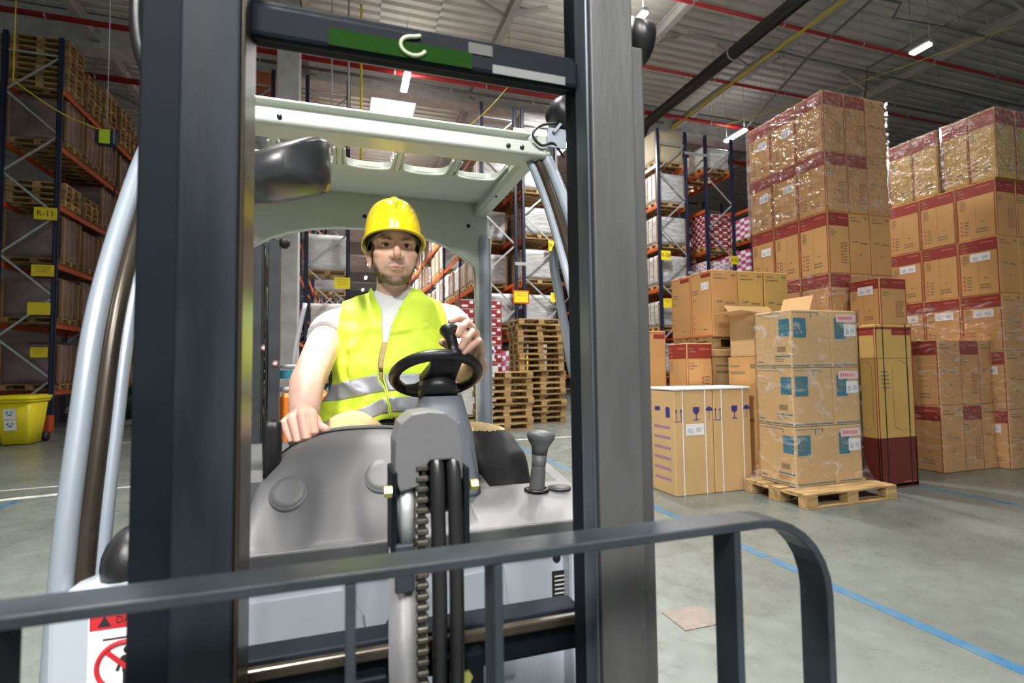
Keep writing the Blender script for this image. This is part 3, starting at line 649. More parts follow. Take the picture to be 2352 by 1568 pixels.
def print_face(mb, side, D, st):
    f = lambda *a, **k: face(mb, side, D, *a, **k)
    def frame(t=.02, mi=1, u0=0.015, u1=.985, v0=.01, v1=.985):
        f(u0, u0+t, v0, v1, mi); f(u1-t, u1, v0, v1, mi); f(u0, u1, v0, v0+t*.55, mi); f(u0, u1, v1-t*.55, v1, mi)
    if st == 'banded':
        f(0.02, .98, .77, .985, 1); f(.02, .045, .01, .8, 1); f(.955, .98, .01, .8, 1)
        lines(mb, side, D, .08, .26, .84, .95, 2, 2, 1, .0018); lines(mb, side, D, .55, .9, .89, .95, 1, 3, 2, .0018); lines(mb, side, D, .1, .24, .78, .83, 1, 3, 2, .0018)
        lines(mb, side, D, .1, .3, .55, .74, 6, 2, 3); lines(mb, side, D, .2, .38, .08, .36, 5, 2, 4)
        for k in range(4): f(.1, .16, .1+k*.075, .135+k*.075, 3, e=.0016)
        lines(mb, side, D, .5, .82, .1, .2, 2, 2, 5); f(.62, .7, .28, .3, 2); f(.485, .49, .05, .74, 2)
    elif st == 'bandside':
        f(0.03, .98, .77, .985, 1); f(.03, .055, .01, .8, 1); f(.955, .98, .01, .8, 1)
        lines(mb, side, D, .1, .34, .85, .94, 2, 2, 1, .0018); lines(mb, side, D, .5, .9, .88, .94, 1, 3, 2, .0018)
        for k in range(6): f(.58, .65, .16+k*.06, .2+k*.06, 3, e=.0016)
        lines(mb, side, D, .68, .9, .15, .52, 8, 2, 6); lines(mb, side, D, .1, .4, .6, .72, 3, 2, 8)
    elif st == 'plain':
        f(.08, .4, .92, .935, 2); lines(mb, side, D, .08, .85, .85, .9, 1, 2, 3); f(.75, .92, .91, .945, 2)
        lines(mb, side, D, .15, .45, .5, .56, 1, 2, 5); lines(mb, side, D, .5, .9, .48, .54, 1, 2, 6); f(.45, .55, .3, .33, 2)
    elif st == 'framed':
        frame(.022, 3); f(.5, .95, .9, .96, 1); lines(mb, side, D, .1, .4, .65, .74, 2, 2, 5); lines(mb, side, D, .1, .3, .55, .6, 1, 2, 8)
        for k in range(3): f(.1, .17, .12+k*.09, .15+k*.09, 3)
        lines(mb, side, D, .55, .85, .1, .14, 1, 2, 4); f(.1, .95, .03, .035, 3)
    elif st == 'heater':
        frame(.025, 1); f(.0, 1, 0.0, .305, 7); f(.45, .95, .935, .975, 1); lines(mb, side, D, .55, .85, .95, .96, 1, 3, 1, .0018); f(.0, 1, .79, .793, 2)
        lines(mb, side, D, .12, .4, .6, .72, 5, 2, 3)
        oc_ = [(.5+.0, .345)]+[(.635+.215*sin(t), .715+.06*cos(t)) if abs(t) < 1.6 else (.635+.215*sin(t), .39+.04*cos(t)) for t in [2*pi*q/28-pi for q in range(29)]]; oc_ = oc_[1:]
        for (a1, b1), (a2, b2) in zip(oc_, oc_[1:]+oc_[:1]):
            q = (.008*(b2-b1)*4, .006*(a1-a2))
            mb.add([tuple(fp(side, D, a1-.006, b1-.0015)), tuple(fp(side, D, a2-.006, b2-.0015)), tuple(fp(side, D, a2+.006, b2+.0015)), tuple(fp(side, D, a1+.006, b1+.0015))], [(0, 1, 2, 3)], 2)
        f(.6, .9, .03, .036, 3, e=.0018)
    elif st == 'teal':
        f(.02, .98, .03, .05, 5); f(.62, .85, .28, .37, 2) if side == 'left' else None; f(.05, .7, .955, .965, 5); f(.68, .7, .9, .96, 5)
        if side == 'left': f(.68, .97, .55, .85, 5); f(.55, .98, .19, .215, 5); lines(mb, side, D, .55, .95, .1, .17, 2, 2, 4); lines(mb, side, D, .05, .3, .08, .13, 1, 5, 4)
        else: f(.06, .38, .52, .86, 5); lines(mb, side, D, .1, .34, .58, .8, 6, 2, 4, .002); f(.5, .52, .86, .96, 5)
    elif st == 'teal2':
        f(.1, .98, .03, .05, 5); f(.14, .55, .5, .87, 5); lines(mb, side, D, .2, .5, .58, .8, 6, 2, 4, .002)
_cm = {}
def carton_mesh(D, fs, ls, base=0):
    k = (tuple(round(d, 4) for d in D), fs, ls, base)
    if k not in _cm:
        dx, dy, dz = D; mb = MB().box(-dx/2, dx/2, -dy/2, dy/2, 0, dz, 0, bev=.007)
        print_face(mb, 'front', D, fs); print_face(mb, 'left', D, ls)
        mb.quad((-dx/2, -.02, dz+.001), (dx/2, -.02, dz+.001), (dx/2, .02, dz+.001), (-dx/2, .02, dz+.001), 2)
        _cm[k] = mb.mesh('carton', [(m_card, m_card2, m_card3)[base]]+CMATS[1:])
    return _cm[k]
RC_ = random.Random(5)
def carton(x0, x1, y0, y1, z0, z1, fs, ls, label, group=None, base=0, sticker=None, jit=.003, name='carton'):
    g = .003; D = (x1-x0-2*g, y1-y0-2*g, z1-z0-.002)
    o = inst(name, carton_mesh(D, fs, ls, base), ((x0+x1)/2+RC_.uniform(-jit, jit), (y0+y1)/2+RC_.uniform(-jit, jit), z0+.001), None, 0, label, 'carton', group)
    if sticker:
        side, u0, u1, v0, v1 = sticker
        mb = MB(); face(mb, side, D, u0, u1, v0, v1, 0, .002); lines(mb, side, D, u0+(u1-u0)*.12, u0+(u1-u0)*.5, v0+(v1-v0)*.15, v0+(v1-v0)*.6, 3, 1, 3, .0025); [face(mb, side, D, u0+(u1-u0)*(.58+.05*q), u0+(u1-u0)*(.6+.05*q), v0+(v1-v0)*.25, v0+(v1-v0)*.65, 1, .0025) for q in range(6)]
        s = obj('shipping_label', mb, [m_lbl, mat('label_grey_print', (.3, .3, .32), .6)], None, fix=False); s.parent = o; s['label'] = 'white shipping label'
    return o
LAY = ['top', 'second from top', 'third from top', 'fourth from top', 'fifth from top', 'bottom']
# S1: the tallest stack (six layers on a pallet)
xs = [6.145, 6.535, 6.925, 7.315]; ys = [5.2, 5.66, 6.11, 6.56]; zs = [5.11-.832*i for i in range(7)]
def big_stack(xs, ys, zs, sname, group, fstyle, stick, base=0):
    for l in range(len(zs)-1):
        z1, z0 = zs[l], zs[l+1]
        for j in range(len(ys)-1):
            carton(xs[0], xs[1], ys[j], ys[j+1], z0, z1, fstyle(l, 0), 'banded', '%s, %s layer, %s' % (sname, LAY[l] if l < len(zs)-2 else 'bottom', ['front corner', 'receding side, second', 'receding side, third'][j]), group, base, stick(l, j))
        for i in range(1, len(xs)-1):
            carton(xs[i], xs[i+1], ys[0], ys[1], z0, z1, fstyle(l, i), 'banded', '%s, %s layer, %s' % (sname, LAY[l] if l < len(zs)-2 else 'bottom', ['', 'front side, middle', 'front side, last'][i]), group, base)
big_stack(xs, ys, zs, 'red-banded carton in the tallest wrapped stack', 'cartons of the tallest wrapped stack',
          lambda l, i: 'plain' if (i == 2 or (l >= 2 and i == 1)) else 'bandside', lambda l, j: ('left', .45, .85, .52, .66) if (j > 0 and l < 2) or (j == 2 and l >= 2) else None)
obj('euro_pallet', MB().merge(pal_mb()), m_wood, label='wooden pallet under the tallest wrapped carton stack', cat='pallet', off=(0, 0, 0)).location = (6.74, 5.88, -.026)
# S2: the stack by the dark wall, five layers plus wrapped blocks on top
xs2 = [8.22, 8.63, 9.04, 9.45]; ys2 = [4.45, 4.93, 5.41, 5.88]; zs2 = [3.84-.768*i for i in range(6)]
big_stack(xs2, ys2, zs2, 'red-banded carton in shaded edge stack', 'cartons of the shaded stack at the edge',
          lambda l, i: 'bandside' if l == 0 and i < 2 else 'plain', lambda l, j: ('left', .3, .8, .6, .74) if (l == 1 and j in (0, 2)) or l in (2, ) or (l in (3, 4) and j == 0) else None)
for bi, (ya, yb, n) in enumerate(((4.42, 5.07, 1), (5.13, 5.85, 2))):
    for j in range(2):
        d = (yb-ya)/2
        for i in range(3 if bi == 0 else 1):
            carton(8.24+.42*i, 8.64+.42*i, ya+j*d, ya+(j+1)*d, 3.845, 4.8, 'banded', 'banded', 'glossy wrapped carton atop shaded edge stack, %s block, %s' % (['front', 'rear'][bi], ['first', 'second'][j]+[' outer', ' middle', ' inner'][i]), 'wrapped cartons on top of the shaded stack', 1)
for i in range(3):
    carton(8.24, 8.64, 5.92+.42*i, 6.34+.42*i, 3.0, 4.72, 'banded', 'banded', 'yellowish carton behind the glossy wrapped blocks, %s from them' % ['nearest', 'next', 'furthest'][i], 'yellowish cartons at the rear of the shaded stack', 1)
    carton(8.24, 8.64, 5.92+.42*i, 6.34+.42*i, 0, 2.99, 'plain', 'banded', 'lower carton of the rear column behind the shaded stack, %s' % ['nearest', 'next', 'furthest'][i], 'rear column behind the shaded stack', 1)
# S3: low dark stack of two layers
for l in range(2):
    z0 = .0+l*.845
    for i in range(3):
        carton(7.2+.385*i, 7.585+.385*i, 4.6, 5.08, z0, z0+.843, 'bandside' if i == 1 else 'plain', 'banded', 'low dusky stack carton beside strapped tall carton, %s row, %s' % (['lower', 'upper'][l], ['nearest it', 'middle', 'furthest'][i]), 'cartons of the low dusky stack')
# tall heater boxes with black straps
m_strap = mat('black_strap', (.01, .012, .016), .35)
m_wstrap = mat('white_strap', (.8, .8, .8), .4)
def straps(o, D, us, m, side='front', top=True, nm='strap'):
    dx, dy, dz = D; w = .012; e = .003
    for u in us:
        mb = MB(); x = -dx/2+u*dx
        wob = [random.Random(int(u*99)).uniform(-.006, .006) for _ in range(9)]
        if side == 'front':
            for k in range(8): mb.bar((x+wob[k], -dy/2-e, dz*k/8), (x+wob[k+1], -dy/2-e, dz*(k+1)/8), .003, w, (1, 0, 0))
            mb.box(x-w/2+wob[8], x+w/2+wob[8], -dy/2-e, dy/2+e, dz, dz+e)
        else:
            y = dy/2-u*dy
            for k in range(8): mb.bar((-dx/2-e, y+wob[k], dz*k/8), (-dx/2-e, y+wob[k+1], dz*(k+1)/8), .003, w, (0, 1, 0))
            mb.box(-dx/2-e, dx/2+e, y-w/2+wob[8], y+w/2+wob[8], dz, dz+e)
        s = obj(nm, mb, m, None); s.parent = o
hb = carton(5.66, 6.25, 4.26, 4.62, 0, 1.835, 'heater', 'heater', 'tall narrow yellow and shade-darkened red carton with black straps standing on the floor', base=1)
straps(hb, (.584, .354, 1.833), (.2, .83), m_strap); straps(hb, (.584, .354, 1.833), (.45,), m_strap, 'left')
carton(6.36, 6.87, 5.12-.18, 5.19, 0, 1.88, 'plain', 'plain', 'plain tall carton hidden behind the strapped heater carton', base=0)
carton(6.4, 6.86, 4.73, 4.93, 0, 1.88, 'plain', 'plain', 'slim plain carton standing behind the strapped heater carton', base=0)
carton(6.42, 6.9, 4.74, 5.16, 1.885, 2.48, 'bandside', 'banded', 'single red-banded carton with a label standing above the strapped heater carton', sticker=('left', .3, .8, .66, .84))
# blue-print cartons on a pallet, film wrapped
pallet((4.83, 4.33, 0), 0, 'pale wooden pallet on the floor under the blue-printed cartons')
for l in range(3):
    z0 = .146+l*.606
    for i, (a, b) in enumerate(((4.365, 4.905), (4.905, 5.28))):
        carton(a, b, 4.167, 4.65, z0, z0+.604, 'teal' if i == 0 else 'teal2', 'teal', 'blue-printed carton on wrapped pallet, %s layer, %s' % (['bottom', 'middle', 'top'][l], ['wider one at the corner', 'narrower one with red tape and label'][i]), 'blue-printed cartons on the wrapped pallet', 2,
               None if i == 0 else ('front', .5, .96, .55, .76))
        if i == 1:
            s = MB(); D = (.369, .477, .602); face(s, 'front', D, .22, .98, .8, .94, 0, .0022); [face(s, 'front', D, .3+.08*k, .35+.08*k, .84, .9, 1, .0028) for k in range(7)]
            t = obj('fragile_tape', s, [mat('pale_tape', (.8, .6, .6), .4), mat('tape_red', (.75, .12, .12), .4)], None, fix=False); t.location = (5.0925, 4.4085, z0); t.parent = None
            last = [o for o in bpy.data.objects if o.name.startswith('carton') and o.get('label', '').startswith('blue-printed') and 'narrower' in o['label']][-1]
            t.parent = last; t.location = (0, 0, 0); t['label'] = 'pale tape with red print'
# white-strapped cartons with violet handling marks
def violet_marks(o, D, us):
    dx, dy, dz = D; e = .0016; mb = MB(); yy = -dy/2-e
    P = lambda pts: mb.add([(-dx/2+u*dx, yy, v*dz) for u, v in pts], [tuple(range(len(pts)))], 0)
    a = dz/dx
    for kind, u in us:
        mb = MB()
        if kind == 'arrows':
            for d in (-.05, .07):
                P([(u+d-.008, .72), (u+d+.008, .72), (u+d+.008, .8), (u+d-.008, .8)]); P([(u+d-.03, .8), (u+d+.03, .8), (u+d, .83)])
            P([(u-.1, .705), (u+.12, .705), (u+.12, .712), (u-.1, .712)])
        elif kind == 'glass':
            P([(u-.085, .84), (u+.085, .84), (u+.08, .795), (u+.04, .775), (u-.04, .775), (u-.08, .795)]); P([(u-.012, .72), (u+.012, .72), (u+.012, .78), (u-.012, .78)]); P([(u-.07, .712), (u+.07, .712), (u+.07, .722), (u-.07, .722)])
        else:
            P([(u-.1, .8), (u+.1, .8), (u+.085, .822), (u+.04, .838), (u, .842), (u-.04, .838), (u-.085, .822)]); P([(u-.006, .725), (u+.006, .725), (u+.006, .8), (u-.006, .8)]); P([(u-.04, .73), (u-.028, .73), (u-.006, .722), (u-.02, .718)])
        s = obj(kind+'_mark', mb, m_violet, None, fix=False); s.parent = o; s['label'] = 'violet %s mark' % kind
for i, (a, b) in enumerate(((3.37, 3.875), (3.88, 4.385))):
    o = carton(a, b, 4.78, 5.3, 0, 1.125, 'none', 'none', ['pale carton with white straps and violet fragile marks, nearer the forklift mast', 'pale carton with white straps, beside the wrapped pallet'][i], 'white-strapped cartons with violet marks', 2, ('front', .28, .75, .57, .68) if i == 0 else None)
    D = (.499, .514, 1.123)
    violet_marks(o, D, (('arrows', .1), ('glass', .56), ('umbrella', .9)))
    straps(o, D, (.22, .8), m_wstrap)
    mb = MB(); lid = obj('foam_lid', MB().box(-D[0]/2-.008, D[0]/2+.008, -D[1]/2-.008, D[1]/2+.008, D[2]+.0035, D[2]+.03, bev=.008), mat('white_foam', (.8, .8, .78), .6), None); lid.parent = o
    mk = MB()
    for r in range(6): face(mk, 'left', D, .25, .85, .13+.1*r, .155+.1*r, 0)
    s = obj('side_print', mk, mat('violet_faint', (.35, .2, .3), .7), None, fix=False); s.parent = o
    if i == 0:
        mk = MB(); face(mk, 'left', D, .7, .85, .74, .84, 0); face(mk, 'left', D, .3, .5, .8, .84, 0); s = obj('side_marks', mk, m_violet, None, fix=False); s.parent = o
# group behind: big plain carton, pallet, six framed cartons
BIGC = carton(4.41, 5.06, 5.42, 6.2, 0, 1.5, 'plain', 'plain', 'large plain strapped carton under the raised pallet', base=2)
obj('lid', MB().box(4.39, 5.08, 5.4, 6.22, 1.505, 1.6, bev=.01), m_card3, BIGC)
carton(5.1, 5.7, 5.42, 6.2, 0, 1.6, 'plain', 'plain', 'plain carton next to the large one, mostly hidden by blue-printed cartons', base=0)
pallet((5.02, 5.84, 1.605), 0, 'weathered pallet laid on top of the large plain carton', m=m_wood2)
for i, (a, b) in enumerate(((4.43, 4.84), (4.845, 5.255), (5.26, 5.66))):
    carton(a, b, 5.42, 5.845, 1.755, 2.615, 'plain', 'framed', 'red-framed carton on raised pallet, front row, %s' % ['at the near corner', 'in the middle', 'at the far end'][i], 'red-framed cartons on the raised pallet', 1 if i else 0, ('left', .5, .85, .72, .83) if i == 0 else None)
carton(4.43, 4.84, 5.85, 6.275, 1.755, 2.61, 'plain', 'framed', 'red-framed carton on the raised pallet, behind the near corner one', 'red-framed cartons on the raised pallet', 0)
# red banded ones left of that group
for l in range(2): carton(3.98, 4.36, 5.36, 5.74, .838*l, .838*l+.836, 'bandside', 'banded', 'red-banded carton behind the white-strapped ones, %s of two' % ['lower', 'upper'][l], 'red-banded cartons in the gap', 0)
for l in range(2): carton(3.6, 3.97, 5.76, 6.16, .92*l*.9, .828*l+(.826 if l == 0 else 1.02), 'framed', 'banded' if l == 0 else 'framed', 'carton seen past the forklift mast in the gap, %s' % ['lower', 'upper with red frame'][l], 'cartons seen past the mast', 0, ('left', .3, .9, .6, .72) if l == 0 else None)
# opened empty carton behind the wrapped pallet
oc = empty('open_carton', (4.85, 4.95, 1.5), 0, 'opened carton with flaps up behind the blue-printed cartons', 'carton')
carton(4.45, 5.3, 4.72, 5.2, 0, 1.49, 'plain', 'plain', 'plain carton under the opened one, behind the blue-printed cartons', base=0)
w_ = MB()
for a in ((4.5, 4.506, 4.74, 5.2), (5.26, 5.266, 4.74, 5.2), (4.506, 5.26, 4.74, 4.746), (4.506, 5.26, 5.194, 5.2)): w_.box(*a, 1.505, 2.0)
w_.box(4.5, 5.266, 4.74, 5.2, 1.495, 1.505); obj('walls', w_, m_card3, oc)
obj('flap', MB().bar((4.5, 4.97, 2.0), (4.28, 4.97, 2.02), .44, .006), m_card3, oc); obj('flap', MB().bar((5.26, 4.97, 2.0), (5.34, 4.97, 2.22), .44, .006), m_card3, oc)
obj('flap', MB().bar((4.88, 5.2, 2.0), (4.88, 5.33, 2.14), .7, .006, (0, 1, 1)), m_card3, oc)
# ------------------------------------------------------------------ stretch film
f1 = film_mat('stretch_film', .04, 6, .7, glint_milk=.03, refl=.4); f2 = film_mat('stretch_film_crumpled', .09, 7, 1.0, stretch=(1.5, 1, 1.6), glint_milk=.025, refl=.5, rough=.10); f3 = film_mat('stretch_film_clear', .05, 8, .7, stretch=(1, 1, 2), glint_milk=.04, refl=.4)
def film(x0, x1, y0, y1, z0, z1, m, label, skirt=0, off=.012, n=22, amp=.006, top=False):
    loop = []; L = 10
    def side(a, b): return [a+(b-a)*k/L for k in range(L)]
    loop += [(x, y0-off, 0) for x in side(x0-off, x1+off)]+[(x1+off, y, 0) for y in side(y0-off, y1+off)]+[(x, y1+off, 0) for x in side(x1+off, x0-off)]+[(x0-off, y, 0) for y in side(y1+off, y0-off)]
    cx, cy = (x0+x1)/2, (y0+y1)/2; rings = []
    for i in range(n+1):
        z = z0+(z1-z0)*i/n; r = []
        for x, y, _ in loop:
            k = mnoise.noise(V((x*5, y*5, z*4)))*amp+amp
            s = 1.0
            if skirt and i < 4: s += skirt*(1-i/4)**2
            d = V((x-cx, y-cy)); d2 = d.normalized()*k
            r.append(V((cx+d.x*s+d2.x, cy+d.y*s+d2.y, z)))
        rings.append(r)
    mb = MB().loft(rings, 0, False)
    if top:
        r = rings[-1]; mb.add(r+[V((cx, cy, z1+.01))], [(i, (i+1) % len(r), len(r)) for i in range(len(r))], 0, True)
    return obj('stretch_film', mb, m, label=label, cat='film', off=(cx, cy, z0), fix=False)
film(6.145, 7.315, 5.2, 6.56, 3.46, 5.1, f2, 'crumpled clear film around the upper two layers of the tallest stack', off=.014, amp=.008)
film(6.145, 7.315, 5.2, 6.56, 1.3, 2.62, f1, 'clear film around the lower layers of the tallest stack', off=.014)
film(8.24, 9.48, 4.42, 5.07, 3.87, 4.8, f2, 'glossy film round the front block on the shaded stack', off=.012, amp=.008)
film(8.24, 8.66, 5.13, 5.85, 3.87, 4.8, f2, 'glossy film round the rear block on the shaded stack', off=.012)
film(8.22, 9.45, 4.45, 5.88, .02, 2.2, f1, 'clear film round the lower layers of the shaded stack', off=.012, skirt=.02)
film(7.2, 8.17, 4.6, 5.08, .02, 1.68, f1, 'clear film with its tail on the floor round the low dusky stack', off=.012, skirt=.06)
film(4.365, 5.28, 4.167, 4.65, .152, 1.965, f3, 'clear stretch film round the blue-printed cartons, spread over their pallet', skirt=.2, off=.006, amp=.004, top=True)
# ------------------------------------------------------------------ yellow bin, box sensor, dark bins
m_bin = mat('bin_yellow', (0.85, 0.72, 0.02), 0.35, 0, 0.05, 4); m_rub = mat('rubber', (0.012, 0.012, 0.012), 0.6); m_grn = mat('recycle_green', (.0, .25, .12), .5); m_bing = mat('bin_green', (.01, .06, .04), .4)
def wheelie_bin(loc, rz, m, label, stick):
    r = empty('wheeled_bin', loc, rz, label, 'bin', 'wheeled bins along the racks'); o = ORI[r.name]; ORI[r.name] = V((0, 0, 0))
    prof = [(.23, .22, .02), (.26, .3, .45), (.285, .36, .86)]
    obj('body', MB().loft([[V((x, y, z)) for x, y in rrect(w*2, d*2, .05, 3)] for w, d, z in prof]), m, r)
    obj('rim', MB().loft([[V((x, y, z)) for x, y in rrect(.62, .78, .05, 3)] for z in (.84, .89)]), m, r)
    obj('lid', MB().loft([[V((x, y, z)) for x, y in rrect(w, d, .06, 3)] for w, d, z in ((.66, .82, .89), (.64, .8, .94), (.52, .68, .975))]), m, r)
    obj('hinge_bar', MB().tube([(-.3, .42, .93), (.3, .42, .93)], .022, 8), m, r)
    for s in (-1, 1): obj('wheel', MB().tube([(s*.25-.03, .34, .1), (s*.25+.03, .34, .1)], .1, 16), m_rub, r)
    if stick:
        for z in (.62, .4):
            p = obj('sticker', MB().quad((-.13, -.345+.0*z-(.0 if z > .5 else -.035), z-.1), (.07, -.345-(.0 if z > .5 else -.035), z-.1), (.07, -.372-(.0 if z > .5 else -.035), z+.1), (-.13, -.372-(.0 if z > .5 else -.035), z+.1)), m_wht, r, fix=False)
            g = MB(); cx_, yy = -.03, -.365-(.0 if z > .5 else -.035)
            for k in range(3):
                a = pi/2+k*2*pi/3
                ps = [(cx_+cos(a+t)*rr, yy, z+.02+sin(a+t)*rr) for t, rr in ((.35, .06), (.9, .05), (1.5, .06), (1.5, .035), (.9, .025), (.35, .035))]
                g.add(ps, [(0, 1, 2, 3, 4, 5)]); g.add([(cx_+cos(a+1.45)*.072, yy, z+.02+sin(a+1.45)*.072), (cx_+cos(a+1.9)*.045, yy, z+.02+sin(a+1.9)*.045), (cx_+cos(a+1.45)*.022, yy, z+.02+sin(a+1.45)*.022)], [(0, 1, 2)])
            obj('recycling_mark', g, m_grn, p, fix=False)
    ORI[r.name] = o
    return r
wheelie_bin((-6.12, 12.95, 0), .0, m_bin, 'yellow wheeled bin with two white recycling stickers in front of the rack', True)
wheelie_bin((-6.3, 18.9, 0), .0, m_bing, 'dark green bin under the rack R-11, nearer the sign', False)
wheelie_bin((-5.9, 21.5, 0), .0, m_bing, 'dark green bin further along the rack R-11', False)
wheelie_bin((-6.98, 12.9, 0), .0, m_bing, 'dark bin cut off at the picture edge beside the yellow bin', False)
sb = at(245, 318, Y=12.0)
sbx = empty('hanging_sensor_box', sb, 0, 'dark box with bright yellow-green stripe hanging before rack R-11', 'sensor box')
obj('box', MB().box(sb.x-.16, sb.x+.16, sb.y-.1, sb.y+.1, sb.z-.14, sb.z+.14, bev=.02), m_blue, sbx)
obj('stripe', MB().box(sb.x-.09, sb.x+.09, sb.y-.104, sb.y-.1, sb.z-.14, sb.z+.14), mat('hi_vis_tape', (.6, .8, .02), .4), sbx)
obj('rod', MB().tube([sb, (sb.x, sb.y, CEIL_Z)], .008, 6), m_galv, sbx)
# ================================================================== parked reach truck behind
rt = empty('reach_truck', (-.7, 6.6, 0), 0, 'parked orange and grey reach truck with tall dark mast behind the driver', 'reach truck')
m_rt_or = mat('truck_orange', (.8, .2, .01), .4); m_rt_g = mat('truck_grey', (.35, .36, .37), .45); m_rt_d = mat('truck_mast', (.04, .043, .048), .45, .2, .2, 5)
obj('mast_rail', MB().box(-1.0, -.9, 6.5, 6.62, .05, 2.92), m_rt_d, rt); obj('mast_rail', MB().box(-.82, -.71, 6.5, 6.62, .05, 2.92), m_rt_d, rt)
obj('mast_inner_rail', MB().box(-.9, -.88, 6.52, 6.6, .05, 2.85).box(-.84, -.82, 6.52, 6.6, .05, 2.85), m_rub, rt)
obj('cross_tie', MB().box(-.98, -.73, 6.62, 6.66, 2.8, 2.9).box(-.98, -.73, 6.62, 6.66, 1.0, 1.08), m_rt_d, rt)
obj('hose', MB().tube(smoothpath([(-.86, 6.49, 2.8), (-.85, 6.48, 2.0), (-.84, 6.48, 1.3), (-.86, 6.49, .6)]), .012, 6), m_rub, rt)
for x, z in ((-.87, 1.66), (-.75, 1.48)):
    s = obj('round_sticker', MB().lathe([(.035, 0), (.035, .002)], (x, 6.498, z), 16, ax=(0, -1, 0)), m_wht, rt); obj('prohibition_ring', MB().tube([(x+.03*cos(t*pi/8), 6.495, z+.03*sin(t*pi/8)) for t in range(17)], .005, 5), m_red, s)
obj('lamp', MB().lathe([(.03, 0), (.06, .04), (.06, .1), (.03, .12)], (-.66, 6.5, 2.82), 14), m_rub, rt)
obj('battery_cover', MB().box(-.72, -.2, 6.7, 7.5, .3, 1.13, bev=.05), m_rt_or, rt); obj('chassis', MB().box(-1.0, .1, 6.65, 8.2, .08, .34, bev=.03), m_rt_g, rt)
obj('armrest_console', MB().box(-.73, -.35, 6.75, 7.2, 1.14, 1.2, bev=.02).box(-.73, -.33, 6.8, 7.1, 1.42, 1.47, bev=.015), m_rt_g, rt); obj('blue_panel', MB().box(-.73, -.42, 6.79, 6.8, 1.3, 1.4), mat('panel_blue', (.02, .2, .3), .4), rt)
obj('guard_post', MB().tube(smoothpath([(-.66, 7.4, .9), (-.62, 7.4, 1.6), (-.5, 7.5, 2.3)]), .03, 8), m_rt_g, rt)
for x in (-.9, 0): obj('wheel', MB().tube([(x-.06, 7.9, .15), (x+.06, 7.9, .15)], .149, 18), m_rub, rt)
# ================================================================== the forklift (drives towards the viewer, lateral axis = x)
m_mast = mat('mast_steel', (0.008, 0.011, 0.015), 0.55, 0.0, 0.35, 5, 0.05, 30, rvar=.1, spec=.06)
m_mast2 = mat('mast_steel_worn', (0.016, 0.021, 0.027), 0.5, 0.0, 0.45, 4, 0.06, 30, rvar=.1, spec=.12, stretch=(4, 4, .7))
m_mast3 = mat('mast_steel_grey', (0.062, 0.063, 0.064), 0.5, 0.1, 0.3, 4, 0.06, 30, stretch=(4, 4, .7))
m_mastr = mat('mast_slide_rust', (0.05, 0.04, 0.028), 0.3, 0.5, 0.3, 5, stretch=(4, 4, .7))
m_guard = mat('guard_paint', (0.42, 0.455, 0.40), 0.36, 0, 0.05, 2, coat=.2)
m_guards = mat('guard_silver', (0.30, 0.345, 0.40), 0.34, 0.25, 0.04, 2, coat=.3)
m_cowl = mat('cowl_plastic', (0.125, 0.125, 0.13), 0.5, 0, 0.05, 3, 0.12, 600)
m_cowl2 = mat('cowl_plastic_dark', (0.075, 0.077, 0.08), 0.5, 0, 0.05, 3, 0.1, 600)
m_colm = mat('column_plastic', (0.125, 0.14, 0.165), 0.45, 0, 0.05, 3, 0.1, 500)
m_blk = mat('black_plastic', (0.012, 0.012, 0.013), 0.38, 0, .1, 5, .06, 300)
m_paintw = mat('truck_white', (0.42, 0.46, 0.52), 0.35, 0, 0.05, 3, coat=.25)
m_frame = mat('backrest_steel', (0.022, 0.029, 0.035), 0.45, 0.1, 0.3, 8, .05, 60, rvar=.1)
m_capp = mat('cap_plastic', (0.12, 0.12, 0.125), 0.42, 0, .1, 6, .05, 80)
m_hose = mat('hose_rubber', (0.014, 0.014, 0.015), 0.3)
m_chain = mat('chain_steel', (0.11, 0.10, 0.08), 0.4, .7, .4, 40)
m_brass = mat('bolt_yellow_zinc', (0.45, 0.45, 0.12), 0.35, .6)
m_seat = mat('seat_vinyl', (0.02, 0.02, 0.022), 0.55)
FX = .08
FK = empty('forklift_truck', (FX, 1.6, 0), 0, 'grey and white electric forklift facing the viewer with dark mast and load backrest', 'forklift')
def fk(name, mb, m, parent=None, label=None, bevel=0, sub=0):
    o = obj(name, mb, m, parent or FK, bevel=bevel, sub=sub)
    if label: o['label'] = label
    return o
# --- mast: outer and inner channels left and right
def channel(xa, xb, ya, yb, z0, z1, t=.018, open_to=1):
    mb = MB(); mb.box(xa, xb, ya, ya+t, z0, z1); mb.box(xa, xb, yb-t, yb, z0, z1)
    if open_to > 0: mb.box(xa, xa+t, ya+t, yb-t, z0, z1)
    else: mb.box(xb-t, xb, ya+t, yb-t, z0, z1)
    return mb
mast = empty('mast', (.105, .7, .1), parent=FK)
def mp(name, mb, m, bevel=.003): return fk(name, mb, m, mast, bevel=bevel)
mp('outer_rail', channel(-.222, -.172, .672, .775, .08, 1.885), m_mast); mp('inner_rail', channel(-.178, -.117, .655, .745, .16, 2.25), m_mast2)
mp('slide_strip', MB().box(-.1185, -.112, .662, .74, .2, 2.25), m_mastr)
mp('outer_rail', channel(.394, .436, .672, .775, .08, 1.888, open_to=-1), m_mast3); mp('inner_rail', channel(.338, .408, .655, .745, .16, 2.25, open_to=-1), m_mast3)
mp('slide_strip', MB().box(.333, .3385, .662, .70, .2, 2.25), mat('mast_worn_blue', (.09, .11, .13), .35, .5, .5, 4, stretch=(4, 4, .6))); mp('slide_strip', MB().box(.334, .3385, .70, .74, .2, 2.25), m_mast)
mp('rail_roller', MB().tube([(.436, .72, 1.93), (.47, .72, 1.93)], .035, 18), m_blk, 0)
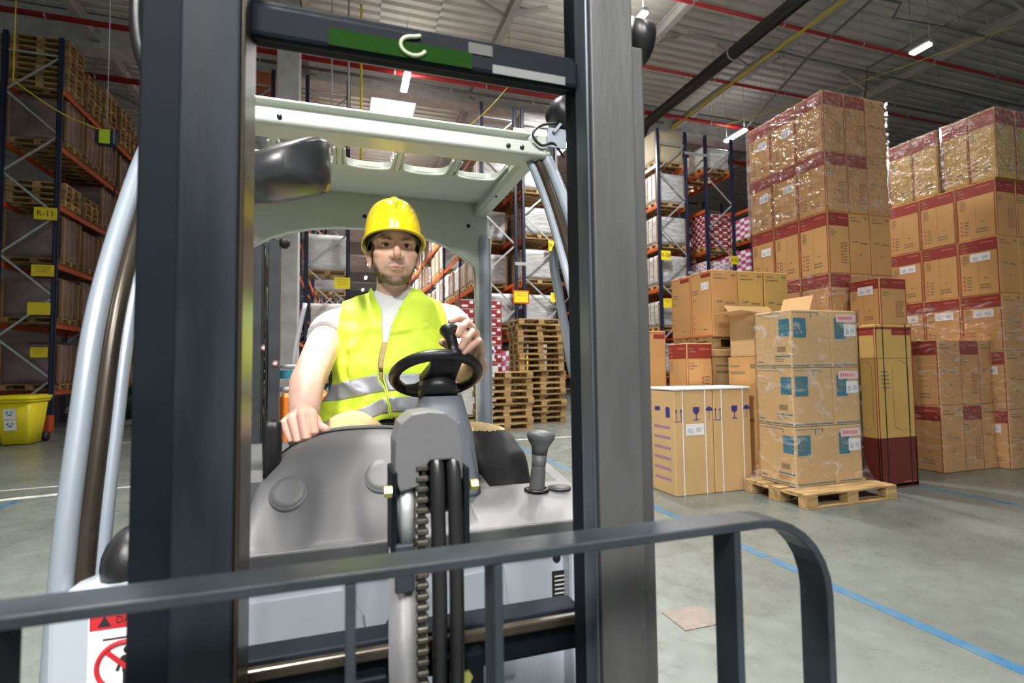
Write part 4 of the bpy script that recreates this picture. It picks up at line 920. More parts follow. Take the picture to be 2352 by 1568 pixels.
mp('top_cross_tie', MB().box(-.115, .338, .70, .745, 1.832, 1.872).box(-.115, .338, .69, .705, 1.817, 1.86), m_mast, .006)
pt = fk('green_reflection_patch', MB().box(-.02, .17, .6885, .6897, 1.8195, 1.842), mat('reflection_green', (.009, .036, .004), .8, spec=.05), mast); pt['label'] = 'green patch painting a reflection on the cross tie, with a lifting hook pictogram'  # flat green patch stands in for the reflection on the tie's lower half
hk = [(.088+.017*cos(t), .6872, 1.836+.013*sin(t)) for t in [radians(a) for a in range(-20, -290, -18)]]
fk('hook_pictogram', MB().tube(hk+[(.098, .6872, 1.852)], .0026, 6), mat('sticker_cream', (.40, .46, .32), .6), pt)
fk('grey_label', MB().box(.20, .312, .6885, .6897, 1.8185, 1.831), mat('faded_label', (.15, .155, .155), .7), mast)
fk('worn_patch', MB().box(.165, .2, .6885, .6897, 1.842, 1.8575), mat('worn_grey', (.07, .07, .065), .7), mast)
mp('lower_cross_member', MB().box(-.13, .36, .77, .82, .955, 1.02), m_mast, .005); mp('lower_cross_lip', MB().box(-.13, .36, .755, .77, 1.0, 1.015), m_mastr)
for x, z in ((.165, .965), (.03, .955)):
    b = mp('roller_bracket', MB().box(x-.028, x+.028, .74, .77, z-.03, z+.03), m_mast, .004); fk('bolt', MB().tube([(x, .735, z), (x, .741, z)], .010, 6, smooth=False), m_brass, b)
mp('upper_cross_tie', MB().box(-.115, .338, .79, .82, 2.1, 2.2), m_mast)
for xa, xb in ((-.262, -.225), ):   # hoses and chain anchors along the outer edge
    mp('hose', MB().tube(smoothpath([(-.245, .80, 2.0), (-.262, .79, 1.93), (-.262, .79, 1.84), (-.235, .80, 1.74), (-.226, .81, 1.6)]), .009, 8), m_hose, 0)
for k in range(7): mp('rail_stud', MB().tube([(-.2225, .72, 1.86-k*.06), (-.228, .72, 1.86-k*.06)], .012, 10), m_galv, 0)
# --- lift cylinder, sheave cover, hoses, chain
lc = empty('lift_cylinder', (.112, .74, .3), parent=FK)
def lp(name, mb, m, bevel=0): return fk(name, mb, m, lc, bevel=bevel)
cap_prof = [(-.040, 1.232), (-.047, 1.25), (-.047, 1.300), (-.040, 1.325), (-.024, 1.338), (.0, 1.341), (.024, 1.338), (.042, 1.325), (.049, 1.300), (.049, 1.245), (.044, 1.238), (.044, 1.265), (.034, 1.272), (.002, 1.272), (-.006, 1.262), (-.012, 1.238)]
lp('sheave_cover', MB().prism(cap_prof, lambda a, b, d: V((.113+a*.98, d, b)), .728, .80), m_capp, .007)
lp('sheave', MB().tube([(.113, .795, 1.225), (.162, .795, 1.225)], .042, 24), m_chain); lp('sheave', MB().tube([(.073, .785, 1.225), (.092, .785, 1.225)], .042, 24), m_chain)
for x in (.062, .162): lp('fork_bracket', MB().box(x, x+.008, .725, .80, 1.13, 1.26), m_mast, .002)
lp('pin_bolt', MB().tube([(.052, .72, 1.236), (.062, .72, 1.236)], .008, 6, smooth=False), m_brass); lp('pin_bolt', MB().tube([(.17, .72, 1.236), (.18, .72, 1.236)], .008, 6, smooth=False), m_brass)
for x in (.125, .149): lp('hydraulic_hose', MB().tube(smoothpath([(x, .755, 1.285), (x, .735, 1.262), (x, .725, 1.20), (x+.002, .727, 1.05), (x, .73, .8), (x, .73, .4)]), .0105, 12), m_hose)
ch = lp('lift_chain', MB().box(.099, .108, .728, .744, .4, 1.26), m_blk)
for k in range(34): fk('chain_link', MB().box(.095, .112, .724, .740, .78+k*.0145, .788+k*.0145, bev=.002), m_chain, ch)
lp('cylinder_barrel', MB().tube([(.084, .752, .25), (.084, .752, 1.15)], .024, 20), m_capp); lp('cylinder_rod', MB().tube([(.084, .752, 1.15), (.084, .752, 1.24)], .014, 16), m_galv)
lp('cable_bracket', MB().box(.066, .092, .718, .728, 1.10, 1.165), m_frame, .003)
# --- load backrest and carriage
bk = empty('load_backrest', (.09, .55, .4), parent=FK)
path = [(-.5, .9)]+[(-.49, 1.08)]+[(-.40-.09*cos(t), 1.11+.09*sin(t)) for t in [radians(a) for a in range(10, 91, 16)]]+[(.50, 1.20)]+[(.50+.105*cos(t), 1.095+.105*sin(t)) for t in [radians(a) for a in range(78, -1, -13)]]+[(.605, .5)]
path[0] = (-.49, .5)
rings = []
for i, (x, z) in enumerate(path):
    a = V(path[max(i-1, 0)]); b = V(path[min(i+1, len(path)-1)]); d = (b-a).normalized(); n = V((-d.y, d.x))*.0055
    rings.append([V((x+n.x, .53, z+n.y)), V((x+n.x, .575, z+n.y)), V((x-n.x, .575, z-n.y)), V((x-n.x, .53, z-n.y))])
fk('top_rail', MB().loft(rings, smooth=False), m_frame, bk, bevel=.002)
for x in (-.27, .007, .155, .462): fk('upright_bar', MB().box(x-.005, x+.005, .532, .573, .5, 1.194), m_frame, bk, bevel=.0015)
cg = empty('fork_carriage', (.09, .6, .1), parent=FK)
for z in (.42, .78): fk('carriage_plate', MB().box(-.45, .6, .575, .6, z-.05, z+.05), m_frame, cg, bevel=.003)
for x in (-.2, .4): fk('fork', MB().box(x-.05, x+.05, .55, .575, .06, .84).box(x-.05, x+.05, -.45, .575, .04, .075), m_mast, cg, bevel=.004)
# --- front cowl
def bump(t): return max(0.0, 1-t*t)
def cowl_z(x, y):
    z = 1.092+.14*(y-1.0)
    u = (x-.04)/.215; w = (1-abs(u)**2.6) if abs(u) < 1 else 0
    if w > 0:
        w = w**.55
        t = (y-1.005)/.14
        s = 0 if t <= 0 else (sin(min(t, 1)*pi/2)**.9)
        if y > 1.20: s *= max(0, 1-((y-1.20)/.05)**2)
        z += .157*w*s
    for cx_ in (-.097, .072):
        dx = (x-cx_)/.046; dy = (y-1.035)/.045
        r2 = dx*dx+dy*dy
        z -= .024*exp(-r2*r2*.9)
    return z
NX, NY = 120, 60; xa, xb, ya, yb = -.33, .53, .985, 1.33
g = MB(); vs = []; fs = []
for j in range(NY+1):
    for i in range(NX+1):
        x = xa+(xb-xa)*i/NX; y = ya+(yb-ya)*j/NY; vs.append((x, y, cowl_z(x, y)))
for j in range(NY):
    for i in range(NX):
        xm = xa+(xb-xa)*(i+.5)/NX; ym = ya+(yb-ya)*(j+.5)/NY
        if xm > .33 and ym > 1.2 and xm < .5: continue
        q = j*(NX+1)+i; fs.append((q, q+1, q+NX+2, q+NX+1))
g.add(vs, fs, 0, True)
ck = empty('front_cowl', (.08, 1.0, 1.0), parent=FK)
fk('cowl_shell', g, m_cowl, ck)
fk('cowl_front_lip', MB().box(xa, xb, .975, .987, 1.062, 1.091), m_cowl2, ck, bevel=.004)
fk('cowl_hood_rim', MB().tube([(x, 1.165+.02*abs((x-.04)/.2)**2, cowl_z(x, 1.17)+.001) for x in [-.155+.39*i/30 for i in range(31)]], .0035, 6), m_blk, ck)
for x in (-.097, .072):
    y = 1.068; e = .01; nz = V((-(cowl_z(x+e, y)-cowl_z(x-e, y))/(2*e)*.5, -(cowl_z(x, y+e+.04)-cowl_z(x, y-e))/(2*e+.04), 1)).normalized()
    c0 = V((x, y, cowl_z(x, y)))
    bo = fk('round_boss', MB().lathe([(.0385, -.02), (.036, .000), (.033, .005), (.0315, .0045), (.031, .0065), (.02, .0075), (.004, .0078)], c0, 32, ax=nz), m_cowl, ck)
fk('lever_socket', MB().lathe([(.03, .0), (.03, .004), (.022, .006), (.022, .0)], (.43, 1.15, cowl_z(.43, 1.15)), 24), m_blk, ck)
fk('round_cap', MB().lathe([(.028, .0), (.028, .0035), (.004, .0045)], (.487, 1.15, cowl_z(.487, 1.15)), 24), m_cowl2, ck)
# left lamp housing in black
fk('lamp_housing', MB().ell((-.330, 1.03, 1.085), (.044, .06, .062)), m_blk)
# --- white bulkhead below the cowl
bh = empty('front_bulkhead', (.08, 1.0, .5), parent=FK)
fk('front_panel', MB().box(-.3, .52, 1.0, 1.02, .35, 1.04).box(-.3, .52, .978, 1.02, 1.035, 1.062), m_paintw, bh, bevel=.006)
fk('pressed_panel', MB().prism([(-.27, .80), (-.27, 1.01), (.0, 1.015), (.035, .96), (.06, .80)], lambda a, b, d: V((a, d, b)), .988, 1.001), m_paintw, bh, bevel=.006)
fk('pressed_panel', MB().prism([(.2, .80), (.2, 1.01), (.30, 1.015), (.32, .80)], lambda a, b, d: V((a, d, b)), .988, 1.001), m_paintw, bh, bevel=.006)
for x, z, r in ((.052, .925, .013), (-.002, .90, .0085), (.415, 1.01, .009), (.1, .86, .01)): fk('grommet', MB().lathe([(r, 0), (r*.8, .003), (.001, .003)], (x, .9885 if x < .06 else 1.0, z), 16, ax=(0, -1, 0)), m_blk, bh)
fk('hydraulic_pipe', MB().tube(smoothpath([(.13, .96, 1.03), (.10, .95, .98), (.06, .93, .9), (.05, .92, .7)]), .014, 10), m_blk, bh)
dp = fk('data_plate', MB().box(.404, .475, .9985, 1.0, .9, .985), m_blk, bh, 'black data plate with white print')
rr_ = random.Random(4)
for k in range(9): fk('print_line', MB().box(.409, .425+rr_.uniform(.012, .04), .9978, .9984, .905+k*.0085, .908+k*.0085), mat('plate_print', (.5, .5, .5), .5), dp)
# --- left fairing with danger sticker
lf = empty('side_fairing', (-.4, 1.0, .3), parent=FK)
fk('fairing_panel', MB().prism([(-.415, .2), (-.418, 1.04), (-.40, 1.07), (-.29, 1.075), (-.27, 1.04), (-.27, .2)], lambda a, b, d: V((a, d, b)), .962, 1.05), m_paintw, lf, bevel=.01)
fk('fairing_panel', MB().prism([(.43, .2), (.43, 1.04), (.45, 1.06), (.58, 1.06), (.60, 1.04), (.60, .2)], lambda a, b, d: V((a, d, b)), .962, 1.05), m_paintw, lf, bevel=.01)
st = fk('danger_sticker', MB().box(-.364, -.27, .9585, .9605, .89, 1.040), m_wht, lf, 'white safety sticker with red danger header and no-standing pictogram')
m_sred = mat('sticker_red', (.55, .02, .03), .45)
fk('header', MB().box(-.362, -.272, .957, .9585, 1.012, 1.037), m_sred, st)
fk('warning_triangle', MB().add([(-.352, .9565, 1.016), (-.334, .9565, 1.016), (-.343, .9565, 1.032)], [(0, 1, 2)]), m_ink, st)
text_mesh('DANGER', .0155, m_ink, (-.302, .9566, 1.0235), (1, 0, 0), (0, 0, 1), st, sx=.85, depth=.0002)
fk('prohibition_ring', MB().tube([(-.317+.035*cos(t*pi/16), .957, .955+.035*sin(t*pi/16)) for t in range(33)], .0035, 6).bar((-.341, .9565, .98), (-.292, .9565, .931), .002, .006, (1, 0, 0)), m_sred, st)
fk('pedestrian_figure', MB().lathe([(.006, 0), (.006, .001)], (-.312, .9578, .978), 12, ax=(0, -1, 0)).box(-.319, -.305, .957, .958, .945, .970).box(-.318, -.313, .957, .958, .922, .945).box(-.311, -.306, .957, .958, .922, .945).bar((-.305, .9575, .968), (-.296, .9575, .950), .001, .004, (1, 0, 0)).bar((-.319, .9575, .968), (-.326, .9575, .948), .001, .004, (1, 0, 0)), m_ink, st)
fk('pictogram_line', MB().box(-.345, -.275, .957, .958, .9955, .9975), m_ink, st)
# --- overhead guard
gd = empty('overhead_guard', (FX, 1.7, 1.9), parent=FK)
fb = [(1.335, 1.999), (1.345, 1.992), (1.415, 1.992), (1.425, 2.0), (1.425, 2.07), (1.415, 2.078), (1.375, 2.078), (1.372, 2.07), (1.392, 2.066), (1.392, 2.040), (1.338, 2.034)]
fk('front_bar', MB().prism(fb, lambda a, b, d: V((d, a, b)), -.40, .545), m_guard, gd, bevel=.004)
fk('front_bar_end', MB().box(.50, .575, 1.34, 1.425, 1.985, 2.075, bev=.02), m_guard, gd); fk('front_bar_end', MB().box(-.415, -.36, 1.34, 1.425, 1.985, 2.075, bev=.02), m_guard, gd)
for x in (-.15, .43, .47): fk('bolt', MB().tube([(x, 1.338, 2.012), (x, 1.331, 2.012)], .006, 8), m_blk, gd)
RZ0, RZ1 = 2.064, 2.085
slots = [(-.375+.18*k+.012, -.375+.18*(k+1)-.012) for k in range(5)]
edges = [-.405]+[e for s in slots for e in s]+[.565]
for i in range(0, len(edges), 2): fk('roof_rib', MB().box(edges[i], edges[i+1], 1.42, 1.74, RZ0-.004, RZ1, bev=.006), m_guard, gd)
fk('roof_plate', MB().loft([[V((-.405, y, z0)), V((.565, y, z0)), V((.565, y, z1)), V((-.405, y, z1))] for y, z0, z1 in ((1.735, RZ0, RZ1), (1.95, RZ0+.004, RZ1+.004), (2.03, RZ0+.012, RZ1+.01), (2.075, RZ0+.02, RZ1+.012), (2.1, RZ0+.022, RZ1+.01))], smooth=False), m_guard, gd, bevel=.004)
for a, b in slots:
    m = MB(); r = .04
    for cx_, s in ((a+r, -1), (b-r, 1)):
        arc = [(cx_+s*r*sin(t), 1.735-r+r*cos(t)) for t in [pi/2*k/6 for k in range(7)]]
        m.prism([(cx_+s*r, 1.737)]+arc[::-1] if s > 0 else [(cx_+s*r, 1.737)]+arc[::-1], lambda p, q, d: V((p, q, d)), RZ0-.003, RZ1)
    fk('slot_corner', m, m_guard, gd)
    fk('slot_lip', MB().tube(smoothpath([(a+.002, 1.6, RZ0-.004), (a+.004, 1.70, RZ0-.004), (a+.02, 1.727, RZ0-.004), ((a+b)/2, 1.737, RZ0-.004), (b-.02, 1.727, RZ0-.004), (b-.004, 1.70, RZ0-.004), (b-.002, 1.6, RZ0-.004)], 4), .0045, 6), m_guard, gd)
for xa_, xb_ in ((-.415, -.36), (.515, .575)):
    fk('side_beam', MB().box(xa_, xb_, 1.36, 2.1, RZ0-.035, RZ1-.002, bev=.012), m_guard, gd)
cxp = .075
arch_r = [(.520, 1.79), (.512, 1.822), (.49, 1.842), (.46, 1.862), (.41, 1.892), (.353, 1.915), (.27, 1.935), (.18, 1.946), (cxp, 1.95)]
arch = arch_r+[(2*cxp-a, b) for a, b in arch_r[::-1][1:]]
outer = [(2*cxp-.524, .9), (2*cxp-.588, .9), (2*cxp-.588, 1.98), (2*cxp-.565, 2.05), (2*cxp-.52, 2.09), (.52, 2.09), (.565, 2.05), (.588, 1.98), (.588, .9), (.524, .9)]
fk('rear_panel', MB().prism(outer+arch, lambda a, b, d: V((a, d, b)), 2.075, 2.11), m_guard, gd, bevel=.004)
fk('rear_pillar', MB().box(.535, .58, 2.05, 2.12, .6, 1.95, bev=.012), m_guards, gd); fk('rear_pillar', MB().box(2*cxp-.58, 2*cxp-.535, 2.05, 2.12, .6, 1.95, bev=.012), m_guards, gd)
for x, z in ((.075, 1.996), (.49, 1.988), (-.34, 1.988)): fk('bolt_hole', MB().lathe([(.008, 0), (.008, .002), (.001, .002)], (x, 2.0745, z), 14, ax=(0, -1, 0)), m_blk, gd)
fk('roof_screw', MB().lathe([(.005, 0), (.004, .003), (.001, .003)], (.53, 1.8, RZ0-.036), 10, ax=(0, 0, -1)), m_blk, gd)
AP = [(-.385, 1.37, 2.02), (-.405, 1.34, 1.95), (-.42, 1.255, 1.785), (-.425, 1.126, 1.523), (-.425, 1.065, 1.294), (-.425, 1.025, 1.093), (-.425, 1.0, .85)]
def pillar_pts(dx, dy, mir=False): return smoothpath([((2*FX-(p[0]+dx)) if mir else p[0]+dx, p[1]+dy, p[2]) for p in AP], 5)
for mir in (False, True):
    fk('front_pillar', MB().tube(pillar_pts(0, 0, mir), .0175, 12), m_guards, gd); fk('pillar_groove', MB().tube(pillar_pts(.026, .012, mir), .016, 10), m_mastr, gd); fk('pillar_trim', MB().tube(pillar_pts(.045, .02, mir), .0115, 10), m_guards, gd)
fk('grab_handle', MB().tube(smoothpath([(.612, 1.30, 1.87), (.605, 1.32, 1.815), (.572, 1.325, 1.745), (.556, 1.325, 1.69), (.566, 1.32, 1.61), (.582, 1.32, 1.52), (.602, 1.32, 1.40), (.612, 1.3, 1.34)], 6), .0125, 12), m_guards, gd)
# --- mirror and work lamp
mi = empty('rear_view_mirror', (-.1, 1.25, 1.85), parent=FK)
mo = [(-.205, 1.868), (-.13, 1.905), (-.06, 1.932), (-.04, 1.935), (-.031, 1.925), (-.03, 1.83), (-.038, 1.812), (-.055, 1.803), (-.14, 1.778), (-.205, 1.772)]
def mring(y, s, cx_=-.17, cz=1.83): return [V((cx_+(a-cx_)*s, y, cz+(b-cz)*s)) for a, b in mo]
fk('mirror_housing', MB().loft([mring(1.165, .35), mring(1.18, .62), mring(1.205, .84), mring(1.24, .97), mring(1.262, 1.0)]), mat('mirror_plastic', (.045, .046, .05), .3), mi)
fk('mirror_glass', MB().loft([mring(1.2621, .95), mring(1.264, .95)]), mat('mirror_glass', (.8, .8, .8), .03, 1.0), mi); fk('mirror_arm', MB().tube(smoothpath([(-.18, 1.21, 1.83), (-.26, 1.25, 1.85), (-.36, 1.30, 1.9), (-.40, 1.34, 1.94)]), .012, 8), m_blk, mi)
fk('mirror_knob', MB().ell((-.205, 1.2, 1.885), (.014, .014, .02)), mat('knob_cream', (.55, .6, .3), .5), mi)
wl = empty('work_lamp', (.59, 1.35, 2.1), parent=FK)
fk('lamp_shell', MB().lathe([(.012, -.055), (.04, -.035), (.05, 0), (.046, .03), (.03, .04)], (.60, 1.34, 2.125), 20, ax=(.4, -1, .1)), m_blk, wl)
fk('lamp_bracket', MB().box(.545, .60, 1.325, 1.332, 2.02, 2.075).bar((.56, 1.33, 2.06), (.6, 1.33, 2.11), .008, .03, (0, 1, 0)), m_guards, wl)
fk('lamp_wire', MB().tube(smoothpath([(.575, 1.32, 2.09), (.52, 1.325, 2.075), (.50, 1.325, 2.045), (.525, 1.325, 2.02), (.56, 1.325, 2.03), (.60, 1.34, 2.0)]), .004, 6), m_blk, wl)
# --- steering column and wheel
sc_ = empty('steering_column', (.22, 1.2, 1.1), parent=FK)
def sec(cx_, cy_, z, w, d, r): return [V((cx_+a, cy_+b, z)) for a, b in rrect(w, d, r, 4)]
fk('column_shroud', MB().loft([sec(.215, 1.215, 1.09, .175, .15, .03), sec(.214, 1.22, 1.17, .165, .14, .03), sec(.216, 1.228, 1.25, .145, .12, .028), sec(.22, 1.24, 1.31, .112, .1, .03), sec(.222, 1.245, 1.335, .098, .09, .03)]), m_colm, sc_)
fk('shroud_panel', MB().prism([(.225, 1.115), (.285, 1.115), (.288, 1.13), (.272, 1.23), (.25, 1.285), (.232, 1.285)], lambda a, b, d: V((a, d, b)), 1.138+.0, 1.16), m_colm, sc_, bevel=.008)
tilt = radians(28); wc = V((.213, 1.25, 1.384)); wx = V((1, 0, 0)); wy = V((0, cos(tilt), -sin(tilt))); wn = wx.cross(wy)
sw = empty('steering_wheel', wc, parent=FK); RW = .1
fk('rim', MB().tube([wc+wx*(RW*cos(t))+wy*(RW*sin(t)) for t in [2*pi*k/48 for k in range(49)]], .0132, 14, caps=False), m_blk, sw)
fk('hub', MB().lathe([(.046, -.048), (.047, -.03), (.042, -.012), (.034, .004), (.02, .01)], wc+wn*(-.008), 24, ax=wn), m_blk, sw)
def spoke(ang, w0, w1):
    d = wx*cos(ang)+wy*sin(ang); s = wn.cross(d)
    a = wc-wn*.01; b = wc+d*RW
    return MB().loft([[a+s*w0-wn*.016, a-s*w0-wn*.016, a-s*w0+wn*.008, a+s*w0+wn*.008], [a+d*.06+s*w0*.8-wn*.014, a+d*.06-s*w0*.8-wn*.014, a+d*.06-s*w0*.8+wn*.008, a+d*.06+s*w0*.8+wn*.008], [b+s*w1-wn*.009, b-s*w1-wn*.009, b-s*w1+wn*.009, b+s*w1+wn*.009]], smooth=False)
for ang, w0, w1 in ((-pi/2+.12, .044, .038), (pi/2+.75, .014, .012), (pi/2-.75, .014, .012)): fk('spoke', spoke(ang, w0, w1), m_blk, sw, bevel=.004)
kb = wc+wx*(RW*cos(-pi/2+.28))+wy*(RW*sin(-pi/2+.28)); KT = V((.232, 1.19, 1.494))
kd = (KT-kb).normalized(); kl = (KT-kb).length
fk('steering_knob', MB().lathe([(.019, -.004), (.0155, .006), (.0135, kl*.30), (.0125, kl*.31), (.0135, kl*.33), (.0135, kl*.6), (.017, kl*.72), (.0225, kl*.86), (.0225, kl*.97), (.018, kl*1.06), (.008, kl*1.1)], kb, 20, ax=kd), m_blk, sw)
# --- levers and consoles
lv = empty('direction_lever', (.43, 1.15, 1.1), parent=FK)
fk('lever_shaft', MB().lathe([(.022, -.02), (.0185, .02), (.0165, .07), (.0165, .071), (.0155, .073), (.0165, .075), (.018, .10)], (.428, 1.15, 1.095), 20, ax=(.10, 0, 1)), m_cowl2, lv)
fk('lever_knob', MB().lathe([(.018, .10), (.02, .118), (.030, .134), (.034, .145), (.031, .153), (.01, .157)], (.428, 1.15, 1.095), 20, ax=(.10, 0, 1)), m_cowl2, lv)
cs = empty('lever_console', (-.13, 1.3, 1.1), parent=FK)
fk('console_box', MB().box(-.30, -.06, 1.14, 1.6, 1.02, 1.20, bev=.02), m_cowl2, cs)
fk('hydraulic_lever', MB().loft([[V((-.134+u, 1.13+w, z)) for u, w in rrect(.036*k, .03*k, .012*k, 4)] for z, k in ((1.19, .9), (1.25, 1.0), (1.285, 1.0), (1.297, .9), (1.302, .6), (1.3035, .2))]), m_blk, cs)
fk('grip_knob', MB().caps([(-.085, 1.205, 1.18), (-.085, 1.205, 1.24)], [.012, .02], 14), m_blk, cs)
# --- body behind: floor, battery hood, counterweight, seat, wheels
fk('chassis', MB().box(-.36, .54, 1.03, 2.5, .14, .42, bev=.03), m_cowl2); fk('battery_hood', MB().box(-.34, .52, 1.5, 2.05, .42, .93, bev=.04), m_cowl)
fk('floor_mat', MB().box(-.33, .51, 1.03, 1.5, .42, .435), m_rub); fk('counterweight', MB().box(-.40, .58, 2.02, 2.55, .2, 1.02, bev=.09), m_paintw)
fk('seat_cushion', MB().box(-.08, .36, 1.42, 1.86, .93, 1.03, bev=.04), m_seat); fk('seat_backrest', MB().box(-.05, .34, 1.86, 1.96, 1.0, 1.45, bev=.04), m_seat)
for x in (-.40, .50):
    w = fk('drive_wheel', MB().tube([(x, 1.0, .23), (x+.13, 1.0, .23)], .228, 28), m_rub); fk('wheel_hub', MB().tube([(x-.004, 1.0, .23), (x+.134, 1.0, .23)], .11, 20), m_paintw, w)
    fk('steer_wheel', MB().tube([(x+.05, 2.3, .19), (x+.15, 2.3, .19)], .188, 24), m_rub)
# ================================================================== the driver
m_skin = bpy.data.materials.new('skin'); m_skin.use_nodes = True
def _skin():
    nt = m_skin.node_tree; b = nt.nodes['Principled BSDF']
    a = nt.nodes.new('ShaderNodeVertexColor'); a.layer_name = 'complexion'
    n = nt.nodes.new('ShaderNodeTexNoise'); n.inputs['Scale'].default_value = 60; n.inputs['Detail'].default_value = 4
    tc = nt.nodes.new('ShaderNodeTexCoord'); nt.links.new(tc.outputs['Object'], n.inputs['Vector'])
    mx = nt.nodes.new('ShaderNodeMix'); mx.data_type = 'RGBA'; mx.blend_type = 'MULTIPLY'; mx.inputs[0].default_value = .22
    nt.links.new(a.outputs[0], mx.inputs[6]); nt.links.new(n.outputs[0], mx.inputs[7]); nt.links.new(mx.outputs[2], b.inputs['Base Color'])
    b.inputs['Roughness'].default_value = .48; b.inputs['Specular IOR Level'].default_value = .4
    b.inputs['Subsurface Weight'].default_value = .12; b.inputs['Subsurface Radius'].default_value = (.01, .004, .002); b.inputs['Subsurface Scale'].default_value = .5
_skin()
m_shirt = mat('tshirt_white', (.78, .79, .82), .85, 0, .03, 8, .25, 260, sheen=.2)
m_vest = mat('vest_hi_vis', (.70, .92, .06), .62, 0, .04, 5, .04, 700)
m_band = mat('vest_reflective', (.40, .42, .47), .45, .2, .1, 6)
m_piping = mat('vest_piping', (.72, .95, .12), .6)
m_khaki = mat('trousers_khaki', (.60, .44, .22), .85, 0, .08, 5, .25, 300)
m_knee = mat('trousers_black', (.016, .016, .018), .8, 0, .2, 6, .25, 300)
m_hat = mat('helmet_yellow', (.92, .66, .012), .16, 0, .0, 3, coat=.5)
m_hatb = mat('helmet_band', (.008, .008, .009), .5)
m_eyew = mat('eye_white', (.75, .72, .70), .15); m_iris = mat('eye_iris', (.03, .025, .02), .1); m_belt = mat('belt_dark', (.02, .03, .03), .6)
HO = at(910.5, 564, Y=1.53)+V((0, .08, 0))
def hp(x, f, z): return V((HO.x+x, HO.y-f, HO.z+z))
def hr(x, f, z): return (x, f, z)
B = MB()
# head
B.ell(hp(0, -.012, .038), (.0745, .097, .083), nu=24, nv=16)
B.ell(hp(0, .028, -.03), (.0635, .06, .084), nu=20, nv=14)
B.ell(hp(0, .032, -.076), (.044, .048, .035)); B.ell(hp(0, .060, -.101), (.023, .018, .015))
for s in (-1, 1):
    B.ell(hp(s*.045, .004, -.058), (.014, .032, .022)); B.ell(hp(s*.044, .050, -.020), (.021, .023, .017)); B.ell(hp(s*.028, .071, .019), (.027, .014, .009))
    B.ell(hp(s*.070, -.006, -.026), (.009, .017, .027)); B.ell(hp(s*.077, -.012, -.018), (.006, .015, .021)); B.ell(hp(s*.071, .002, -.047), (.006, .009, .010))
    B.ell(hp(s*.0130, .091, -.034), (.0085, .010, .0070)); B.ell(hp(s*.023, .055, -.056), (.021, .020, .022))
B.caps([hp(0, .076, .012), hp(0, .092, -.012), hp(0, .106, -.030)], [.0075, .0090, .0108], 12)
B.ell(hp(0, .070, -.057), (.028, .015, .017)); B.ell(hp(0, .0835, -.0615), (.0225, .006, .0040)); B.ell(hp(0, .0820, -.0705), (.019, .007, .0048)); B.ell(hp(0, .0, .06), (.07, .085, .05))
# neck, inner torso, pelvis, legs
NB = at(908, 700, Y=1.66)
B.caps([hp(0, -.02, -.055), hp(0, -.034, -.11), NB], [.049, .051, .062], 20)
def tp(px, py, Y): return at(px, py, Y=Y)
TROWS = [(1040, 868, 132, .135, 1.60), (1000, 872, 134, .135, 1.60), (955, 880, 124, .130, 1.59), (905, 888, 116, .125, 1.585), (850, 894, 114, .122, 1.59), (800, 899, 119, .122, 1.605), (760, 902, 128, .118, 1.625), (730, 904, 133, .105, 1.645), (706, 906, 116, .088, 1.66), (690, 908, 86, .072, 1.668), (677, 909, 57, .062, 1.668), (668, 909, 49, .058, 1.668)]
TC = []
for y, c, hw, dp_, Yc in TROWS:
    p = tp(c, y, Yc); q = tp(c+hw, y, Yc); w = (q-p).length; TC.append((p.x, Yc, p.z, w, dp_))
def trow(v):
    """Interpolated torso section at row v in [0, len-1]."""
    i = min(int(v), len(TC)-2); t = v-i
    a = TC[max(i-1, 0)]; b = TC[i]; c = TC[i+1]; d = TC[min(i+2, len(TC)-1)]
    return [0.5*(2*b[k]+(c[k]-a[k])*t+(2*a[k]-5*b[k]+4*c[k]-d[k])*t*t+(3*b[k]-a[k]-3*c[k]+d[k])*t**3) for k in range(5)]
def vy(py):
    """Row parameter for a picture height."""
    for i in range(len(TROWS)-1):
        if TROWS[i][0] >= py >= TROWS[i+1][0]: return i+(TROWS[i][0]-py)/(TROWS[i][0]-TROWS[i+1][0])
    return 0 if py > TROWS[0][0] else len(TROWS)-1
def sup(t, e=.82):
    c, s = cos(t), sin(t); return (abs(c)**e*(1 if c >= 0 else -1), abs(s)**e*(1 if s >= 0 else -1))
def tsurf(t, v, off=0.0):
    x, y, z, w, d = trow(v); a, b = sup(t)
    return V((x+a*(w+off), y+b*(d+off), z))
NT = 44
B.loft([[tsurf(2*pi*j/NT, i/2, -.012) for j in range(NT)] for i in range(0, 2*(len(TC)-1)+1)])
SHR, SHL = tp(776, 752, 1.655), tp(1028, 744, 1.64)
ELR, WRR = tp(715, 858, 1.42), tp(699, 942, 1.262)
ELL, WRL = V((.340, 1.475, 1.390)), tp(1093, 836, 1.31)
arm_r = smoothpath([SHR, SHR*.55+ELR*.45+V((-.006, 0, .008)), ELR, ELR*.62+WRR*.38+V((-.004, 0, .006)), WRR], 4)
def lin(a, n): # radii along
    out = []; k = len(a)-1
    for i in range(n):
        u = i/(n-1)*k; j = min(int(u), k-1); out.append(a[j]+(a[j+1]-a[j])*(u-j))
    return out
B.caps(arm_r, lin([.050, .047, .0425, .0410, .033], len(arm_r)), 20)
arm_l = smoothpath([SHL, SHL*.5+ELL*.5+V((.012, 0, -.006)), ELL, ELL*.6+WRL*.4+V((.006, 0, 0)), WRL], 4)
B.caps(arm_l, lin([.051, .048, .042, .040, .029], len(arm_l)), 20)
